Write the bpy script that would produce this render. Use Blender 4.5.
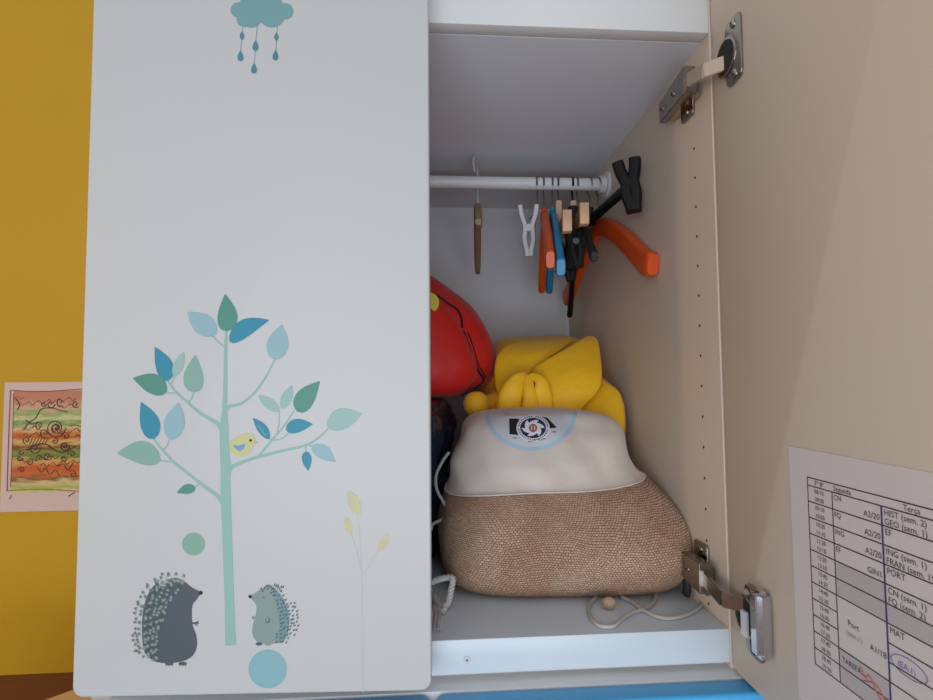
import bpy, bmesh, math, random
from mathutils import Vector, Matrix, noise
from mathutils.bvhtree import BVHTree
from mathutils.geometry import tessellate_polygon

for o in list(bpy.data.objects):
    bpy.data.objects.remove(o, do_unlink=True)
scn = bpy.context.scene
COL = scn.collection
random.seed(7)

# ------------------------------------------------------------------ camera
CAMP = Vector((-0.00488, -0.53345, 0.00435))
YAW, PITCH, ROLL, FPX = 0.0708, 0.05683, -0.00837, 560.0
def cam_basis():
    cy, sy, cp, sp, cr, sr = math.cos(YAW), math.sin(YAW), math.cos(PITCH), math.sin(PITCH), math.cos(ROLL), math.sin(ROLL)
    f = Vector((sy*cp, cy*cp, sp)); rt = Vector((cy, -sy, 0)); up = rt.cross(f)
    return cr*rt + sr*up, -sr*rt + cr*up, f
RT, UP, FW = cam_basis()
cd = bpy.data.cameras.new('camera')
cam = bpy.data.objects.new('camera', cd); COL.objects.link(cam)
m = Matrix.Identity(4)
for i in range(3):
    m[i][0] = RT[i]; m[i][1] = UP[i]; m[i][2] = -FW[i]; m[i][3] = CAMP[i]
cam.matrix_world = m
cd.sensor_width = 36.0; cd.lens = FPX/933*36.0
cd.clip_start = 0.01; cd.clip_end = 50
scn.camera = cam

FLOOR_Z = -0.53
# ------------------------------------------------------------------ world, lights, exposure
scn.view_settings.view_transform = 'Standard'
scn.view_settings.look = 'None'
scn.view_settings.gamma = 1.0
scn.view_settings.exposure = 0.22
scn.view_settings.use_curve_mapping = False
w = bpy.data.worlds.new('room_light'); scn.world = w; w.use_nodes = True
bg = w.node_tree.nodes['Background']
bg.inputs[0].default_value = (0.86, 0.90, 1.0, 1); bg.inputs[1].default_value = 0.50

def area(name, loc, target, sx, sy, power, col):
    l = bpy.data.lights.new(name, 'AREA'); l.shape = 'RECTANGLE'; l.size = sx; l.size_y = sy
    l.energy = power; l.color = col
    o = bpy.data.objects.new(name, l); COL.objects.link(o)
    o.location = loc
    o.rotation_euler = (Vector(target)-Vector(loc)).to_track_quat('-Z', 'Y').to_euler()
    return o
# daylight from the window behind the photographer, and a warm window / lamp to the left
area('window_daylight', (-0.25, -1.75, -0.08), (0.08, 0.2, 0.12), 1.5, 0.75, 8.5, (0.84, 0.93, 1.0))
# added cool fill low in front, brightens the wardrobe ceiling from below
area('added_low_fill_light', (0.10, -1.05, FLOOR_Z+0.03), (0.10, 0.25, 0.32), 1.2, 0.5, 8.5, (0.74, 0.87, 1.0))
area('side_window_light', (-2.1, -0.93, 0.15), (0.3, 0.05, 0.0), 0.18, 0.9, 5.2, (1.0, 0.70, 0.46))

# ------------------------------------------------------------------ helpers
def lin(c):
    return tuple(((v/255)/12.92 if v/255 <= 0.04045 else ((v/255+0.055)/1.055)**2.4) for v in c)
def at(px, py, Y):
    d = FW + RT*((px-466.5)/FPX) - UP*((py-350)/FPX)
    t = (Y-CAMP.y)/d.y
    return CAMP + d*t
def YI(Y): return 0.903*Y + 0.0046      # depth inside the wardrobe
def atI(px, py, Y): return at(px, py, YI(Y))
def ray(px, py):
    return (FW + RT*((px-466.5)/FPX) - UP*((py-350)/FPX)).normalized()
def at_plane(px, py, p, n):
    d = ray(px, py); n = Vector(n)
    return CAMP + d*((Vector(p)-CAMP).dot(n)/d.dot(n))

MATS = {}
def mat(name, rgb, rough=0.5, metal=0.0, bump=0.0, bscale=200.0, var=0.0, vscale=6.0, spec=0.5, coat=0.0, sheen=0.0, bd=0.001):
    if name in MATS: return MATS[name]
    M = bpy.data.materials.new(name); M.use_nodes = True
    nt = M.node_tree; b = nt.nodes['Principled BSDF']
    c = lin(rgb)
    b.inputs['Base Color'].default_value = (*c, 1)
    b.inputs['Roughness'].default_value = rough
    b.inputs['Metallic'].default_value = metal
    b.inputs['Specular IOR Level'].default_value = spec
    b.inputs['Coat Weight'].default_value = coat
    b.inputs['Sheen Weight'].default_value = sheen
    tc = nt.nodes.new('ShaderNodeTexCoord')
    if var > 0:
        n = nt.nodes.new('ShaderNodeTexNoise'); n.inputs['Scale'].default_value = vscale; n.inputs['Detail'].default_value = 5
        nt.links.new(tc.outputs['Object'], n.inputs['Vector'])
        r = nt.nodes.new('ShaderNodeValToRGB')
        r.color_ramp.elements[0].position = 0.3; r.color_ramp.elements[1].position = 0.7
        r.color_ramp.elements[0].color = (*[v*(1-var) for v in c], 1)
        r.color_ramp.elements[1].color = (*[min(1, v*(1+var)) for v in c], 1)
        nt.links.new(n.outputs['Fac'], r.inputs['Fac']); nt.links.new(r.outputs['Color'], b.inputs['Base Color'])
    if bump > 0:
        n = nt.nodes.new('ShaderNodeTexNoise'); n.inputs['Scale'].default_value = bscale; n.inputs['Detail'].default_value = 3
        nt.links.new(tc.outputs['Object'], n.inputs['Vector'])
        bp = nt.nodes.new('ShaderNodeBump'); bp.inputs['Strength'].default_value = bump; bp.inputs['Distance'].default_value = bd
        nt.links.new(n.outputs['Fac'], bp.inputs['Height']); nt.links.new(bp.outputs['Normal'], b.inputs['Normal'])
    MATS[name] = M
    return M

class MB:
    def __init__(s):
        s.v = []; s.f = []; s.mi = []; s.mats = []; s.uv = {}
    def m(s, M):
        if M not in s.mats: s.mats.append(M)
        return s.mats.index(M)
    def add(s, vs, fs, M):
        b = len(s.v); k = s.m(M)
        s.v += [Vector(v) for v in vs]
        for f in fs:
            s.f.append([b+i for i in f]); s.mi.append(k)
        return b
    def addbm(s, bm, M):
        bm.verts.index_update()
        s.add([v.co.copy() for v in bm.verts], [[v.index for v in f.verts] for f in bm.faces], M); bm.free()
    def build(s, name, parent=None, smooth=True, angle=40, local=None):
        me = bpy.data.meshes.new(name)
        off = Vector((0, 0, 0))
        vs = s.v
        if parent is None and local is None:
            lo = Vector([min(v[i] for v in vs) for i in range(3)]); hi = Vector([max(v[i] for v in vs) for i in range(3)])
            off = Vector(((lo.x+hi.x)/2, (lo.y+hi.y)/2, lo.z))
        elif parent is not None and local is None:
            off = world_loc(parent)
        me.from_pydata([v-off for v in vs], [], s.f); me.validate()
        for M in s.mats: me.materials.append(M)
        if len(me.polygons) == len(s.mi):
            for p, k in zip(me.polygons, s.mi): p.material_index = k
        bm = bmesh.new(); bm.from_mesh(me)
        bmesh.ops.recalc_face_normals(bm, faces=bm.faces) if getattr(s, 'recalc', True) else None
        if smooth:
            for f in bm.faces: f.smooth = True
            for e in bm.edges:
                if len(e.link_faces) == 2 and e.calc_face_angle(0) > math.radians(angle): e.smooth = False
        bm.to_mesh(me); bm.free()
        o = bpy.data.objects.new(name, me); COL.objects.link(o)
        if parent is not None: o.parent = parent
        elif local is None: o.location = off
        return o
def world_loc(o):
    v = Vector(o.location)
    while o.parent: o = o.parent; v += Vector(o.location)
    return v
def thing(name, label, cat, loc=(0, 0, 0), group=None):
    o = bpy.data.objects.new(name, None); o.empty_display_size = 0.02; COL.objects.link(o); o.location = loc
    return tag(o, label, cat, group)
def tag(o, label, cat, group=None):
    o['label'] = label; o['category'] = cat
    if group: o['group'] = group
    return o
def struct(o): o['kind'] = 'structure'; return o

def box(mb, lo, hi, M, bev=0.0, seg=2):
    bm = bmesh.new(); bmesh.ops.create_cube(bm, size=1)
    lo = Vector(lo); hi = Vector(hi)
    for v in bm.verts: v.co = Vector([(lo[i]+hi[i])/2 + v.co[i]*(hi[i]-lo[i]) for i in range(3)])
    if bev: bmesh.ops.bevel(bm, geom=bm.edges[:], offset=bev, segments=seg, affect='EDGES', profile=0.5)
    mb.addbm(bm, M)
def catmull(P, n):
    P = [Vector(p) for p in P]; out = []
    for i in range(len(P)-1):
        p0 = P[i-1] if i else P[0]*2-P[1]; p1 = P[i]; p2 = P[i+1]; p3 = P[i+2] if i+2 < len(P) else P[-1]*2-P[-2]
        for k in range(n):
            t = k/n
            out.append(0.5*((2*p1)+(p2-p0)*t+(2*p0-5*p1+4*p2-p3)*t*t+(3*p1-p0-3*p2+p3)*t**3))
    out.append(P[-1]); return out
def tube(mb, P, r, M, seg=10, ref=None, r2=None, cap=True, sq=1.0):
    """sweep an ellipse (radii r across ref, r2 along ref) through P"""
    P = [Vector(p) for p in P]; n = len(P)
    R = r if isinstance(r, (list, tuple)) else [r]*n
    R2 = R if r2 is None else (r2 if isinstance(r2, (list, tuple)) else [r2]*n)
    vs = []; fs = []
    prev = Vector(ref) if ref is not None else None
    for i in range(n):
        t = (P[min(i+1, n-1)]-P[max(i-1, 0)])
        if t.length < 1e-9: t = Vector((0, 0, 1))
        t.normalize()
        if prev is None: prev = t.orthogonal()
        a = (Vector(ref) if ref is not None else prev); a = a - t*a.dot(t)
        if a.length < 1e-6: a = t.orthogonal()
        a.normalize(); b = t.cross(a); prev = a
        for k in range(seg):
            th = 2*math.pi*k/seg
            c_, s_ = math.cos(th), math.sin(th)
            vs.append(P[i] + b*(math.copysign(abs(c_)**sq, c_)*R[i]) + a*(math.copysign(abs(s_)**sq, s_)*R2[i]))
    for i in range(n-1):
        for k in range(seg):
            fs.append([i*seg+k, i*seg+(k+1) % seg, (i+1)*seg+(k+1) % seg, (i+1)*seg+k])
    if cap:
        fs.append(list(range(seg))[::-1]); fs.append([(n-1)*seg+k for k in range(seg)])
    mb.add(vs, fs, M)
def cyl(mb, p0, p1, r, M, seg=24, bev=0.0):
    p0 = Vector(p0); p1 = Vector(p1)
    if bev:
        d = (p1-p0).normalized()
        tube(mb, [p0, p0+d*1e-5, p1-d*bev, p1], [r, r, r, r-bev], M, seg)
    else: tube(mb, [p0, p1], r, M, seg)
def ball(mb, c, r, M, u=20, v=12, sc=(1, 1, 1)):
    bm = bmesh.new(); bmesh.ops.create_uvsphere(bm, u_segments=u, v_segments=v, radius=r)
    for q in bm.verts: q.co = Vector(c)+Vector((q.co.x*sc[0], q.co.y*sc[1], q.co.z*sc[2]))
    mb.addbm(bm, M)
def rounded_poly(x0, x1, z0, z1, r, n=6):
    out = []
    for cx, cz, a0 in ((x1-r, z0+r, -90), (x1-r, z1-r, 0), (x0+r, z1-r, 90), (x0+r, z0+r, 180)):
        for k in range(n+1):
            a = math.radians(a0+90*k/n); out.append((cx+r*math.cos(a), cz+r*math.sin(a)))
    return out
def panel(mb, poly, y0, y1, M, bev=0.0015, seg=2, frame=None):
    """2-D outline in (x,z) extruded from y0 to y1, rims bevelled"""
    bm = bmesh.new()
    a = [bm.verts.new((x, y0, z)) for x, z in poly]; b = [bm.verts.new((x, y1, z)) for x, z in poly]
    bm.faces.new(a); bm.faces.new(b[::-1]); n = len(poly)
    for i in range(n): bm.faces.new((a[i], b[i], b[(i+1) % n], a[(i+1) % n]))
    bmesh.ops.recalc_face_normals(bm, faces=bm.faces)
    if bev:
        rim = [e for e in bm.edges if abs(e.verts[0].co.y-e.verts[1].co.y) < 1e-7]
        bmesh.ops.bevel(bm, geom=rim, offset=bev, segments=seg, affect='EDGES', profile=0.5)
    if frame: 
        for v in bm.verts: v.co = frame @ v.co
    mb.addbm(bm, M)

# ------------------------------------------------------------------ materials
W_LAM = mat('white_laminate', (222, 223, 222), 0.42, bump=0.03, bscale=900)
W_IN = mat('warm_lit_interior_laminate', (220, 203, 184), 0.5, bump=0.05, bscale=1500)  # white melamine, with the warm cast of the light put into its colour
W_DOORIN = mat('warm_lit_door_laminate', (206, 190, 170), 0.5, bump=0.05, bscale=1500)  # same white board, warm light on the open door tinted in
BLUE = mat('blue_lacquer', (70, 168, 222), 0.35)
CHROME = mat('nickel_steel', (165, 158, 150), 0.24, metal=1.0, var=0.15, vscale=60)
DARKM = mat('dark_recess', (30, 26, 24), 0.6)
BRASS = mat('steel_screw', (200, 185, 160), 0.25, metal=1.0)
PLW = mat('white_plastic', (222, 224, 226), 0.35)
WIRE = mat('hook_wire', (150, 150, 150), 0.3, metal=1.0)
BLK = mat('black_plastic', (15, 15, 18), 0.5, spec=0.3)
ORG = mat('orange_plastic', (224, 84, 16), 0.38)
BLU = mat('blue_plastic', (42, 138, 186), 0.38)
WOOD = mat('pale_hanger_wood', (214, 170, 134), 0.5, var=0.15, vscale=40)
WOODB = mat('brown_hanger_wood', (158, 112, 70), 0.5, var=0.2, vscale=40)

# ------------------------------------------------------------------ setting
def wood_floor():
    M = bpy.data.materials.new('dark_brown_wood'); M.use_nodes = True
    nt = M.node_tree; b = nt.nodes['Principled BSDF']; tc = nt.nodes.new('ShaderNodeTexCoord')
    mp = nt.nodes.new('ShaderNodeMapping'); mp.inputs['Scale'].default_value = (1.5, 14, 1)
    n = nt.nodes.new('ShaderNodeTexNoise'); n.inputs['Scale'].default_value = 8; n.inputs['Detail'].default_value = 6
    r = nt.nodes.new('ShaderNodeValToRGB')
    r.color_ramp.elements[0].color = (*lin((96, 52, 24)), 1); r.color_ramp.elements[1].color = (*lin((136, 78, 40)), 1)
    nt.links.new(tc.outputs['Object'], mp.inputs[0]); nt.links.new(mp.outputs[0], n.inputs['Vector'])
    nt.links.new(n.outputs['Fac'], r.inputs['Fac']); nt.links.new(r.outputs['Color'], b.inputs['Base Color'])
    b.inputs['Roughness'].default_value = 0.55
    return M
WY = YI(0.68)
FLZ = at(30, 674, WY).z
mb = MB(); box(mb, (-3, -3.2, FLZ-0.02), (3, WY+0.04, FLZ), wood_floor()); o = mb.build('floor', smooth=False); struct(o)
YWALL = mat('yellow_wall_paint', (210, 162, 14), 0.6, bump=0.35, bscale=160, var=0.05, vscale=3)
mb = MB(); box(mb, (-3, WY, FLZ), (3, WY+0.04, 2.0), YWALL); o = mb.build('wall_back', smooth=False); struct(o)

# ------------------------------------------------------------------ wardrobe carcass
R, F, T, B = 0.28419, -0.2345, 0.3580, 0.5856
ZF = (at(433, 676, 0).z + at(729, 663, 0).z)/2     # underside of the bottom board
ZB = ZF-0.006           # underside of the upper carcass
war = thing('wardrobe', 'white children\'s wardrobe with printed left door and its right door wide open', 'wardrobe', (0, 0.32, ZB))
for s, nm in ((1, 'side_panel'), (-1, 'side_panel')):
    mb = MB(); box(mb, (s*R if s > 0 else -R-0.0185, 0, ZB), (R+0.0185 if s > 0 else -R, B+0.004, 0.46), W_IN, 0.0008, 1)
    o = mb.build(nm, war, smooth=False)
    if s > 0:
        sp = o
        for i in range(16):
            mb = MB(); cyl(mb, (R-0.0003, 0.0394, 0.2539-0.032*i), (R+0.001, 0.0394, 0.2539-0.032*i), 0.0015, DARKM, 10); mb.build('shelf_pin_hole', sp)
        for zz in (0.02, 0.052, -0.035, -0.108):
            mb = MB(); cyl(mb, (R-0.0002, 0.37, zz), (R+0.001, 0.37, zz), 0.0010, mat('small_mark', (120, 100, 84), .6), 8); mb.build('shelf_pin_hole', sp)
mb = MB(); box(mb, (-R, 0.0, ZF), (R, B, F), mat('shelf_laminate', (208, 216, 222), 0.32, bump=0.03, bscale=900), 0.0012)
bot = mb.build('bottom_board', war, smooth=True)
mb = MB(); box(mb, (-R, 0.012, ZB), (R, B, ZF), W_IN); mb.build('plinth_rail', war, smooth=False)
c = at(467, 660, -0.0004)
mb = MB(); tube(mb, [(c.x, -0.0009, c.z), (c.x, 0.001, c.z)], 0.0034, mat('cam_cap', (205, 205, 205), 0.4), 20); tube(mb, [(c.x, -0.0012, c.z), (c.x, 0.001, c.z)], 0.0009, DARKM, 10)
mb.build('screw_cap', bot)
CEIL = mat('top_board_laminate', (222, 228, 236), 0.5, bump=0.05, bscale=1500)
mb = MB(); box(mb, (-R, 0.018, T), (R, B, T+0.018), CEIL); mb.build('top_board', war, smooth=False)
mb = MB(); box(mb, (-R, 0.0, T), (R, 0.018, T+0.05), W_LAM, 0.0012); box(mb, (-R, 0.004, T+0.05), (R, 0.02, T+0.11), W_LAM, 0.001)
mb.build('front_rail', war)
mb = MB(); box(mb, (-R, B, ZB), (R, B+0.004, 0.46), mat('back_panel_laminate', (220, 218, 220), 0.55, bump=0.05, bscale=1500)); mb.build('back_panel', war, smooth=False)

# rail with end sockets
RY = YI(0.36); RZ = atI(530, 183.5, 0.36).z
mb = MB(); cyl(mb, (-R, RY, RZ), (R, RY, RZ), 0.0098, PLW, 28); rail = mb.build('hanging_rail', war)
for s in (-1, 1):
    mb = MB(); cyl(mb, (s*R, RY, RZ), (s*(R-0.004), RY, RZ), 0.021, PLW, 32, 0.001)
    cyl(mb, (s*(R-0.003), RY, RZ), (s*(R-0.013), RY, RZ), 0.0135, PLW, 28, 0.001)
    mb.build('rail_socket', rail)

# ------------------------------------------------------------------ closed left door with its printed pictures
HL = Vector((-0.3058, -0.0215, 0)); HR = Vector((-0.00224, -0.0369, 0))     # the door stands a little ajar
e_ = (HR-HL).normalized(); DW = (HR-HL).length; no_ = Vector((e_.y, -e_.x, 0))
ZD = -0.2598
frl = Matrix(((e_.x, -no_.x, 0, HL.x), (e_.y, -no_.y, 0, HL.y), (0, 0, 1, 0), (0, 0, 0, 1)))
mb = MB(); panel(mb, rounded_poly(0, DW, ZD, 0.470, 0.009), 0, 0.0185, mat('door_front_laminate', (197, 197, 194), 0.42, bump=0.03, bscale=900), 0.0018, 3, frame=frl)
ld = mb.build('door', war); ld['label'] = 'closed white door printed with a tree and hedgehogs'

CNT = [0]
def C(px, py, layer=0):
    return at_plane(px, py, HL, no_) + no_*(0.00022+0.00008*layer)
def flat(mb, pts, M, layer=0):
    CNT[0] = (CNT[0]+1) % 10; layer += CNT[0]*0.06
    tri = tessellate_polygon([[Vector((x, y, 0)) for x, y in pts]])
    mb.add([C(x, y, layer) for x, y in pts], [list(t) for t in tri], M)
def smooth_poly(pts, n=5):
    P = [Vector((x, y, 0)) for x, y in pts]; k = len(P); out = []
    for i in range(k):
        p0, p1, p2, p3 = P[i-1], P[i], P[(i+1) % k], P[(i+2) % k]
        for j in range(n):
            t = j/n; q = 0.5*((2*p1)+(p2-p0)*t+(2*p0-5*p1+4*p2-p3)*t*t+(3*p1-p0-3*p2+p3)*t**3); out.append((q.x, q.y))
    return out
def disc(mb, cx, cy, rx, M, layer=0, ry=None, rot=0, n=28):
    ry = rx if ry is None else ry; c, s = math.cos(rot), math.sin(rot)
    flat(mb, [(cx+rx*math.cos(a)*c-ry*math.sin(a)*s, cy+rx*math.cos(a)*s+ry*math.sin(a)*c) for a in [2*math.pi*k/n for k in range(n)]], M, layer)
def stroke(mb, pts, w0, w1, M, layer=0):
    CNT[0] = (CNT[0]+1) % 10; layer += CNT[0]*0.06
    P = catmull([(x, y, 0) for x, y in pts], 6); n = len(P); L = []; Rr = []
    for i in range(n):
        t = (P[min(i+1, n-1)]-P[max(i-1, 0)]).normalized(); nn = Vector((-t.y, t.x, 0)); w_ = (w0+(w1-w0)*i/(n-1))/2
        L.append(P[i]+nn*w_); Rr.append(P[i]-nn*w_)
    vs = [C(p.x, p.y, layer) for p in L]+[C(p.x, p.y, layer) for p in Rr]
    mb.add(vs, [[i, i+1, n+i+1, n+i] for i in range(n-1)], M)
def leaf(mb, base, tip, w, M, bend=0.0, low=0.38, layer=2):
    b = Vector(base); t = Vector(tip); d = t-b; L = d.length; e = d/L; nn = Vector((-e.y, e.x))
    L1 = []; L2 = []; N = 18
    for i in range(N+1):
        s = i/N
        h = math.sin(math.pi*s**(math.log(0.5)/math.log(low)))
        h = h**0.72 if s < low else h**0.92
        off = bend*L*(math.sin(math.pi*s)) 
        c = b+e*(L*s)+nn*off
        L1.append(c+nn*(w/2*h)); L2.append(c-nn*(w/2*h))
    pts = [(p.x, p.y) for p in L1]+[(p.x, p.y) for p in L2[-2:0:-1]]
    flat(mb, pts, M, layer)
def pr(n, c): return mat(n, (c[0]*0.87, c[1]*0.88, c[2]*0.86), 0.45)
TRK = pr('print_trunk_mint', (163, 206, 198)); DG = pr('print_dark_green', (90, 160, 142)); BL = pr('print_blue', (50, 154, 184))
LB = pr('print_light_blue', (165, 203, 214)); SG = pr('print_sage', (150, 192, 178)); MB_ = pr('print_pale_mint', (172, 208, 204))
mb = MB()
tr = [(225.5, 645.5), (224.8, 600), (223, 555), (221.8, 520), (220.6, 500), (220.6, 470), (219.8, 440), (219.6, 427), (222, 412), (223.2, 390), (224, 360), (224.2, 345), (225.6, 331),
      (227.3, 331), (227.4, 345), (227.4, 375), (227.2, 400), (227.2, 410), (228.2, 424), (229.2, 445), (230.6, 462), (231.2, 469), (230.2, 480), (230.8, 500), (231.8, 530), (233.2, 575), (234.4, 610), (236, 645)]
flat(mb, tr, TRK, 1)
for P, a, b in [
    ([(222.5, 503), (218, 496), (210, 490.5), (199, 482), (173.5, 461.5), (161.5, 448.6), (153, 438)], 4.4, 1.4),
    ([(173.5, 461.5), (167, 461.5), (159, 460)], 1.5, 1.3), ([(163, 450), (167, 446), (169.6, 439)], 1.5, 1.2), ([(199, 483.5), (197, 486), (194, 487.5)], 1.2, 1.2),
    ([(222, 430), (217.5, 423.5), (210, 419), (199, 412), (188, 402.6), (176, 392), (168, 381)], 4.6, 1.5),
    ([(176, 392.5), (170, 393), (166, 392.4)], 1.3, 1.2), ([(188.5, 402), (192, 398), (194, 391)], 1.4, 1.2), ([(171.5, 383.5), (173.5, 379), (174.5, 374)], 1.3, 1.1),
    ([(225.5, 411), (229, 406.5), (236, 405), (242.5, 402.7), (253.4, 394), (264.6, 379), (275, 359.5)], 4.2, 1.5),
    ([(227.5, 474), (232, 467), (244, 461.6), (258.6, 456.8), (284.3, 450.4), (306.8, 444.8), (319.7, 436.7), (328.5, 428.5)], 4.4, 1.5),
    ([(258, 457), (271.4, 440.7), (284.3, 425.5), (294.5, 410)], 2.4, 1.2), ([(277, 433.5), (279, 423), (279.3, 410.5)], 1.5, 1.1),
    ([(268.5, 438), (273, 439.8), (281, 439), (289, 433)], 1.3, 1.3), ([(306, 445), (305.6, 452.5)], 1.2, 1.1), ([(306.6, 444.8), (315, 447)], 1.2, 1.1),
    ([(225.2, 347), (219, 342.5), (212.5, 335.5)], 1.6, 1.2)]:
    stroke(mb, P, a, b, TRK, 0)
for b_, t_, w_, M_, bd, lo in [
    ((226.8, 331.5), (225.2, 294), 20, DG, 0.04, .36), ((216, 334.5), (187.5, 312), 21, LB, 0.0, .42), ((229.5, 341.5), (269.5, 320), 17.5, BL, -0.10, .40),
    ((274.5, 360), (282, 324.5), 21.5, LB, 0.0, .42), ((168.5, 381), (155, 347), 17.5, BL, 0.05, .38), ((174.3, 376), (184, 351.5), 10, MB_, 0.0, .42),
    ((194, 392.5), (195.5, 354.5), 20, SG, -0.03, .34), ((167, 391.5), (133, 378), 20, DG, 0.06, .40), ((154, 439), (141.2, 402), 19.5, BL, 0.04, .38),
    ((171, 440), (178.6, 402.5), 20.5, LB, 0.0, .44), ((160.5, 459.5), (117, 453), 23, SG, 0.10, .40), ((195.5, 488), (177, 492.8), 9.8, DG, 0.06, .38),
    ((279.6, 411.5), (258, 395), 10.5, MB_, 0.0, .46), ((282, 409), (292.3, 385), 11, MB_, 0.0, .44), ((297, 411.5), (320, 381), 19.5, DG, -0.04, .36),
    ((269.5, 439), (253, 418), 10, BL, 0.03, .44), ((286, 429.5), (313, 424.2), 14, BL, -0.06, .38), ((327, 426), (362, 413.8), 21.5, MB_, -0.05, .42),
    ((312, 446), (335.6, 462), 14, LB, -0.04, .42), ((306, 451.5), (308.2, 471), 9.8, BL, 0.0, .38)]:
    leaf(mb, b_, t_, w_, M_, bd, lo)
stroke(mb, [(257, 424.5), (262, 430), (266, 436)], 0.5, 0.5, LB, 4)
mb.recalc = False
mb.build('tree_print', ld, smooth=False)
# bird
BIRD = pr('print_pale_yellow', (226, 220, 160))
mb = MB(); bp = [(60, 450), (85, 428), (130, 402), (160, 394), (195, 398), (215, 415), (220, 445), (205, 480), (185, 515), (140, 538), (95, 530), (66, 500)]
flat(mb, smooth_poly([(220+x/6.22, 370+y/6.22) for x, y in bp]), BIRD, 2)
flat(mb, [(220+x/6.22, 370+y/6.22) for x, y in [(212, 432), (240, 452), (210, 462)]], pr('print_peach', (232, 200, 176)), 3)
flat(mb, smooth_poly([(220+x/6.22, 370+y/6.22) for x, y in [(84, 462), (115, 470), (157, 458), (152, 485), (125, 504), (98, 490)]], 3), pr('print_wing_blue', (130, 176, 212)), 3)
disc(mb, 250.9, 440.3, 1.4, DARKM, 4, n=12); mb.recalc = False
mb.build('bird_print', ld, smooth=False)
# circles
mb = MB(); disc(mb, 193.6, 544, 11.4, pr('print_circle_green', (148, 190, 172)), n=40); mb.recalc = False; mb.build('green_circle_print', ld, smooth=False)
mb = MB(); disc(mb, 267.8, 669, 19.2, pr('print_circle_blue', (150, 198, 208)), n=48); mb.recalc = False; mb.build('blue_circle_print', ld, smooth=False)
# large hedgehog
HB = pr('print_hedgehog_slate', (88, 98, 108)); HQ = pr('print_quill_light', (158, 174, 168)); HO = pr('print_quill_grey', (132, 144, 138)); HD = pr('print_quill_dark', (74, 90, 94))
Z1 = lambda x, y: (120+x/6.084, 560+y/6.084)
body = [(265, 160), (300, 118), (345, 108), (395, 132), (440, 168), (490, 197), (468, 238), (442, 275), (438, 330), (444, 400), (464, 455), (470, 515), (452, 570), (410, 605), (350, 622), (280, 628), (210, 615), (162, 578), (140, 520), (134, 430), (138, 340), (150, 265), (178, 195), (220, 145)]
mb = MB(); sb = smooth_poly([Z1(*p) for p in body], 3); flat(mb, sb, HB, 0)
disc(mb, *Z1(492, 199), 2.0, DARKM, 2, n=14)
stroke(mb, [Z1(438, 385), Z1(462, 382), Z1(480, 372)], 2.2, 1.0, HB, 0); stroke(mb, [Z1(455, 380), Z1(480, 386)], 1.4, .9, HB, 1); stroke(mb, [Z1(455, 382), Z1(470, 400)], 1.4, .9, HB, 1)
for fx in (300, 382):
    disc(mb, *Z1(fx, 630), 4.2, HB, 0, ry=1.8, n=14)
    for d_ in (-14, 0, 14): stroke(mb, [Z1(fx+d_, 630), Z1(fx+d_*1.5, 645)], 1.4, .7, HB, 0)
disc(mb, *Z1(335, 415), 0.8, HD, 2, n=8); disc(mb, *Z1(345, 160), 0.8, HD, 2, n=8)
def tuft(mb, x, y, ang, s, M, layer):
    for k in (-0.55, 0, 0.55):
        a = ang+k; dx, dy = math.cos(a), math.sin(a)
        flat(mb, [(x-dy*s*.22, y+dx*s*.22), (x+dx*s, y+dy*s), (x+dy*s*.22, y-dx*s*.22)], M, layer)
for i in range(9):           # outer grey quills in staggered rows around the back
    for j in range(5 if i < 8 else 4):
        pass
arc = [(395, 95), (350, 75), (300, 75), (255, 85), (210, 105), (170, 140), (135, 190), (110, 245), (95, 300), (85, 360), (85, 420), (80, 470), (85, 520), (100, 560), (135, 590)]
ctr = (300, 370)
for x, y in arc + [(x*0.88+ctr[0]*0.12, y*0.88+ctr[1]*0.12+8) for x, y in arc] + [(x*0.95+ctr[0]*0.05+10, y*0.95+ctr[1]*0.05+25) for x, y in arc[1:-1]] + [(x*1.03-ctr[0]*0.03, y*1.03-ctr[1]*0.03+26) for x, y in arc[2:-2]]:
    x += random.uniform(-9, 9); y += random.uniform(-9, 9)
    px, py = Z1(x, y); a = math.atan2(y-ctr[1], x-ctr[0])+math.pi
    tuft(mb, px, py, a+random.uniform(-.3, .3), 4.0, HO, 1)
for k in range(30):
    t = k/29.0
    for q in range(4):
        wd = 110-20*t; x0 = 150+ (80*(1-t)**3); y = 150+440*t+random.uniform(-8, 8)
        x = x0+wd*(q+.3)/4+random.uniform(-7, 7)+ (60*(1-t)**2*(q/4)) 
        if y > 560: x = max(x, 165+(y-560)*.6)
        px, py = Z1(x, y+5*q)
        tuft(mb, px, py, math.radians(200+random.uniform(-30, 40)), 3.6, HQ if (k+q) % 3 else HD, 2+(k+q) % 2)
for k in range(14):
    px, py = Z1(235+k*12+random.uniform(-5, 5), 125+random.uniform(-4, 45)*(1-k/20)); tuft(mb, px, py, math.radians(250), 3.4, HQ, 3)
mb.recalc = False
mb.build('large_hedgehog_print', ld, smooth=False)
# small hedgehog
SB = pr('print_small_body', (150, 168, 166)); SQ = pr('print_small_quill', (72, 100, 112)); ST = pr('print_small_back', (130, 160, 166))
Z2 = lambda x, y: (235+x/8.24, 570+y/8.24)
mb = MB(); body = [(124, 218), (170, 188), (215, 158), (265, 140), (325, 152), (378, 205), (418, 280), (445, 360), (448, 450), (430, 540), (392, 592), (300, 607), (220, 604), (170, 578), (143, 520), (148, 445), (170, 375), (178, 310), (162, 265)]
flat(mb, smooth_poly([Z2(*p) for p in body], 3), SB, 0)
flat(mb, smooth_poly([Z2(*p) for p in [(300, 175), (370, 205), (415, 285), (440, 365), (443, 450), (425, 540), (380, 590), (345, 590), (365, 480), (350, 360), (330, 260)]], 3), ST, 1)
disc(mb, *Z2(126, 218), 1.7, DARKM, 2, n=12); disc(mb, *Z2(152, 392), 1.8, SB, 0, n=12)
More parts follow.
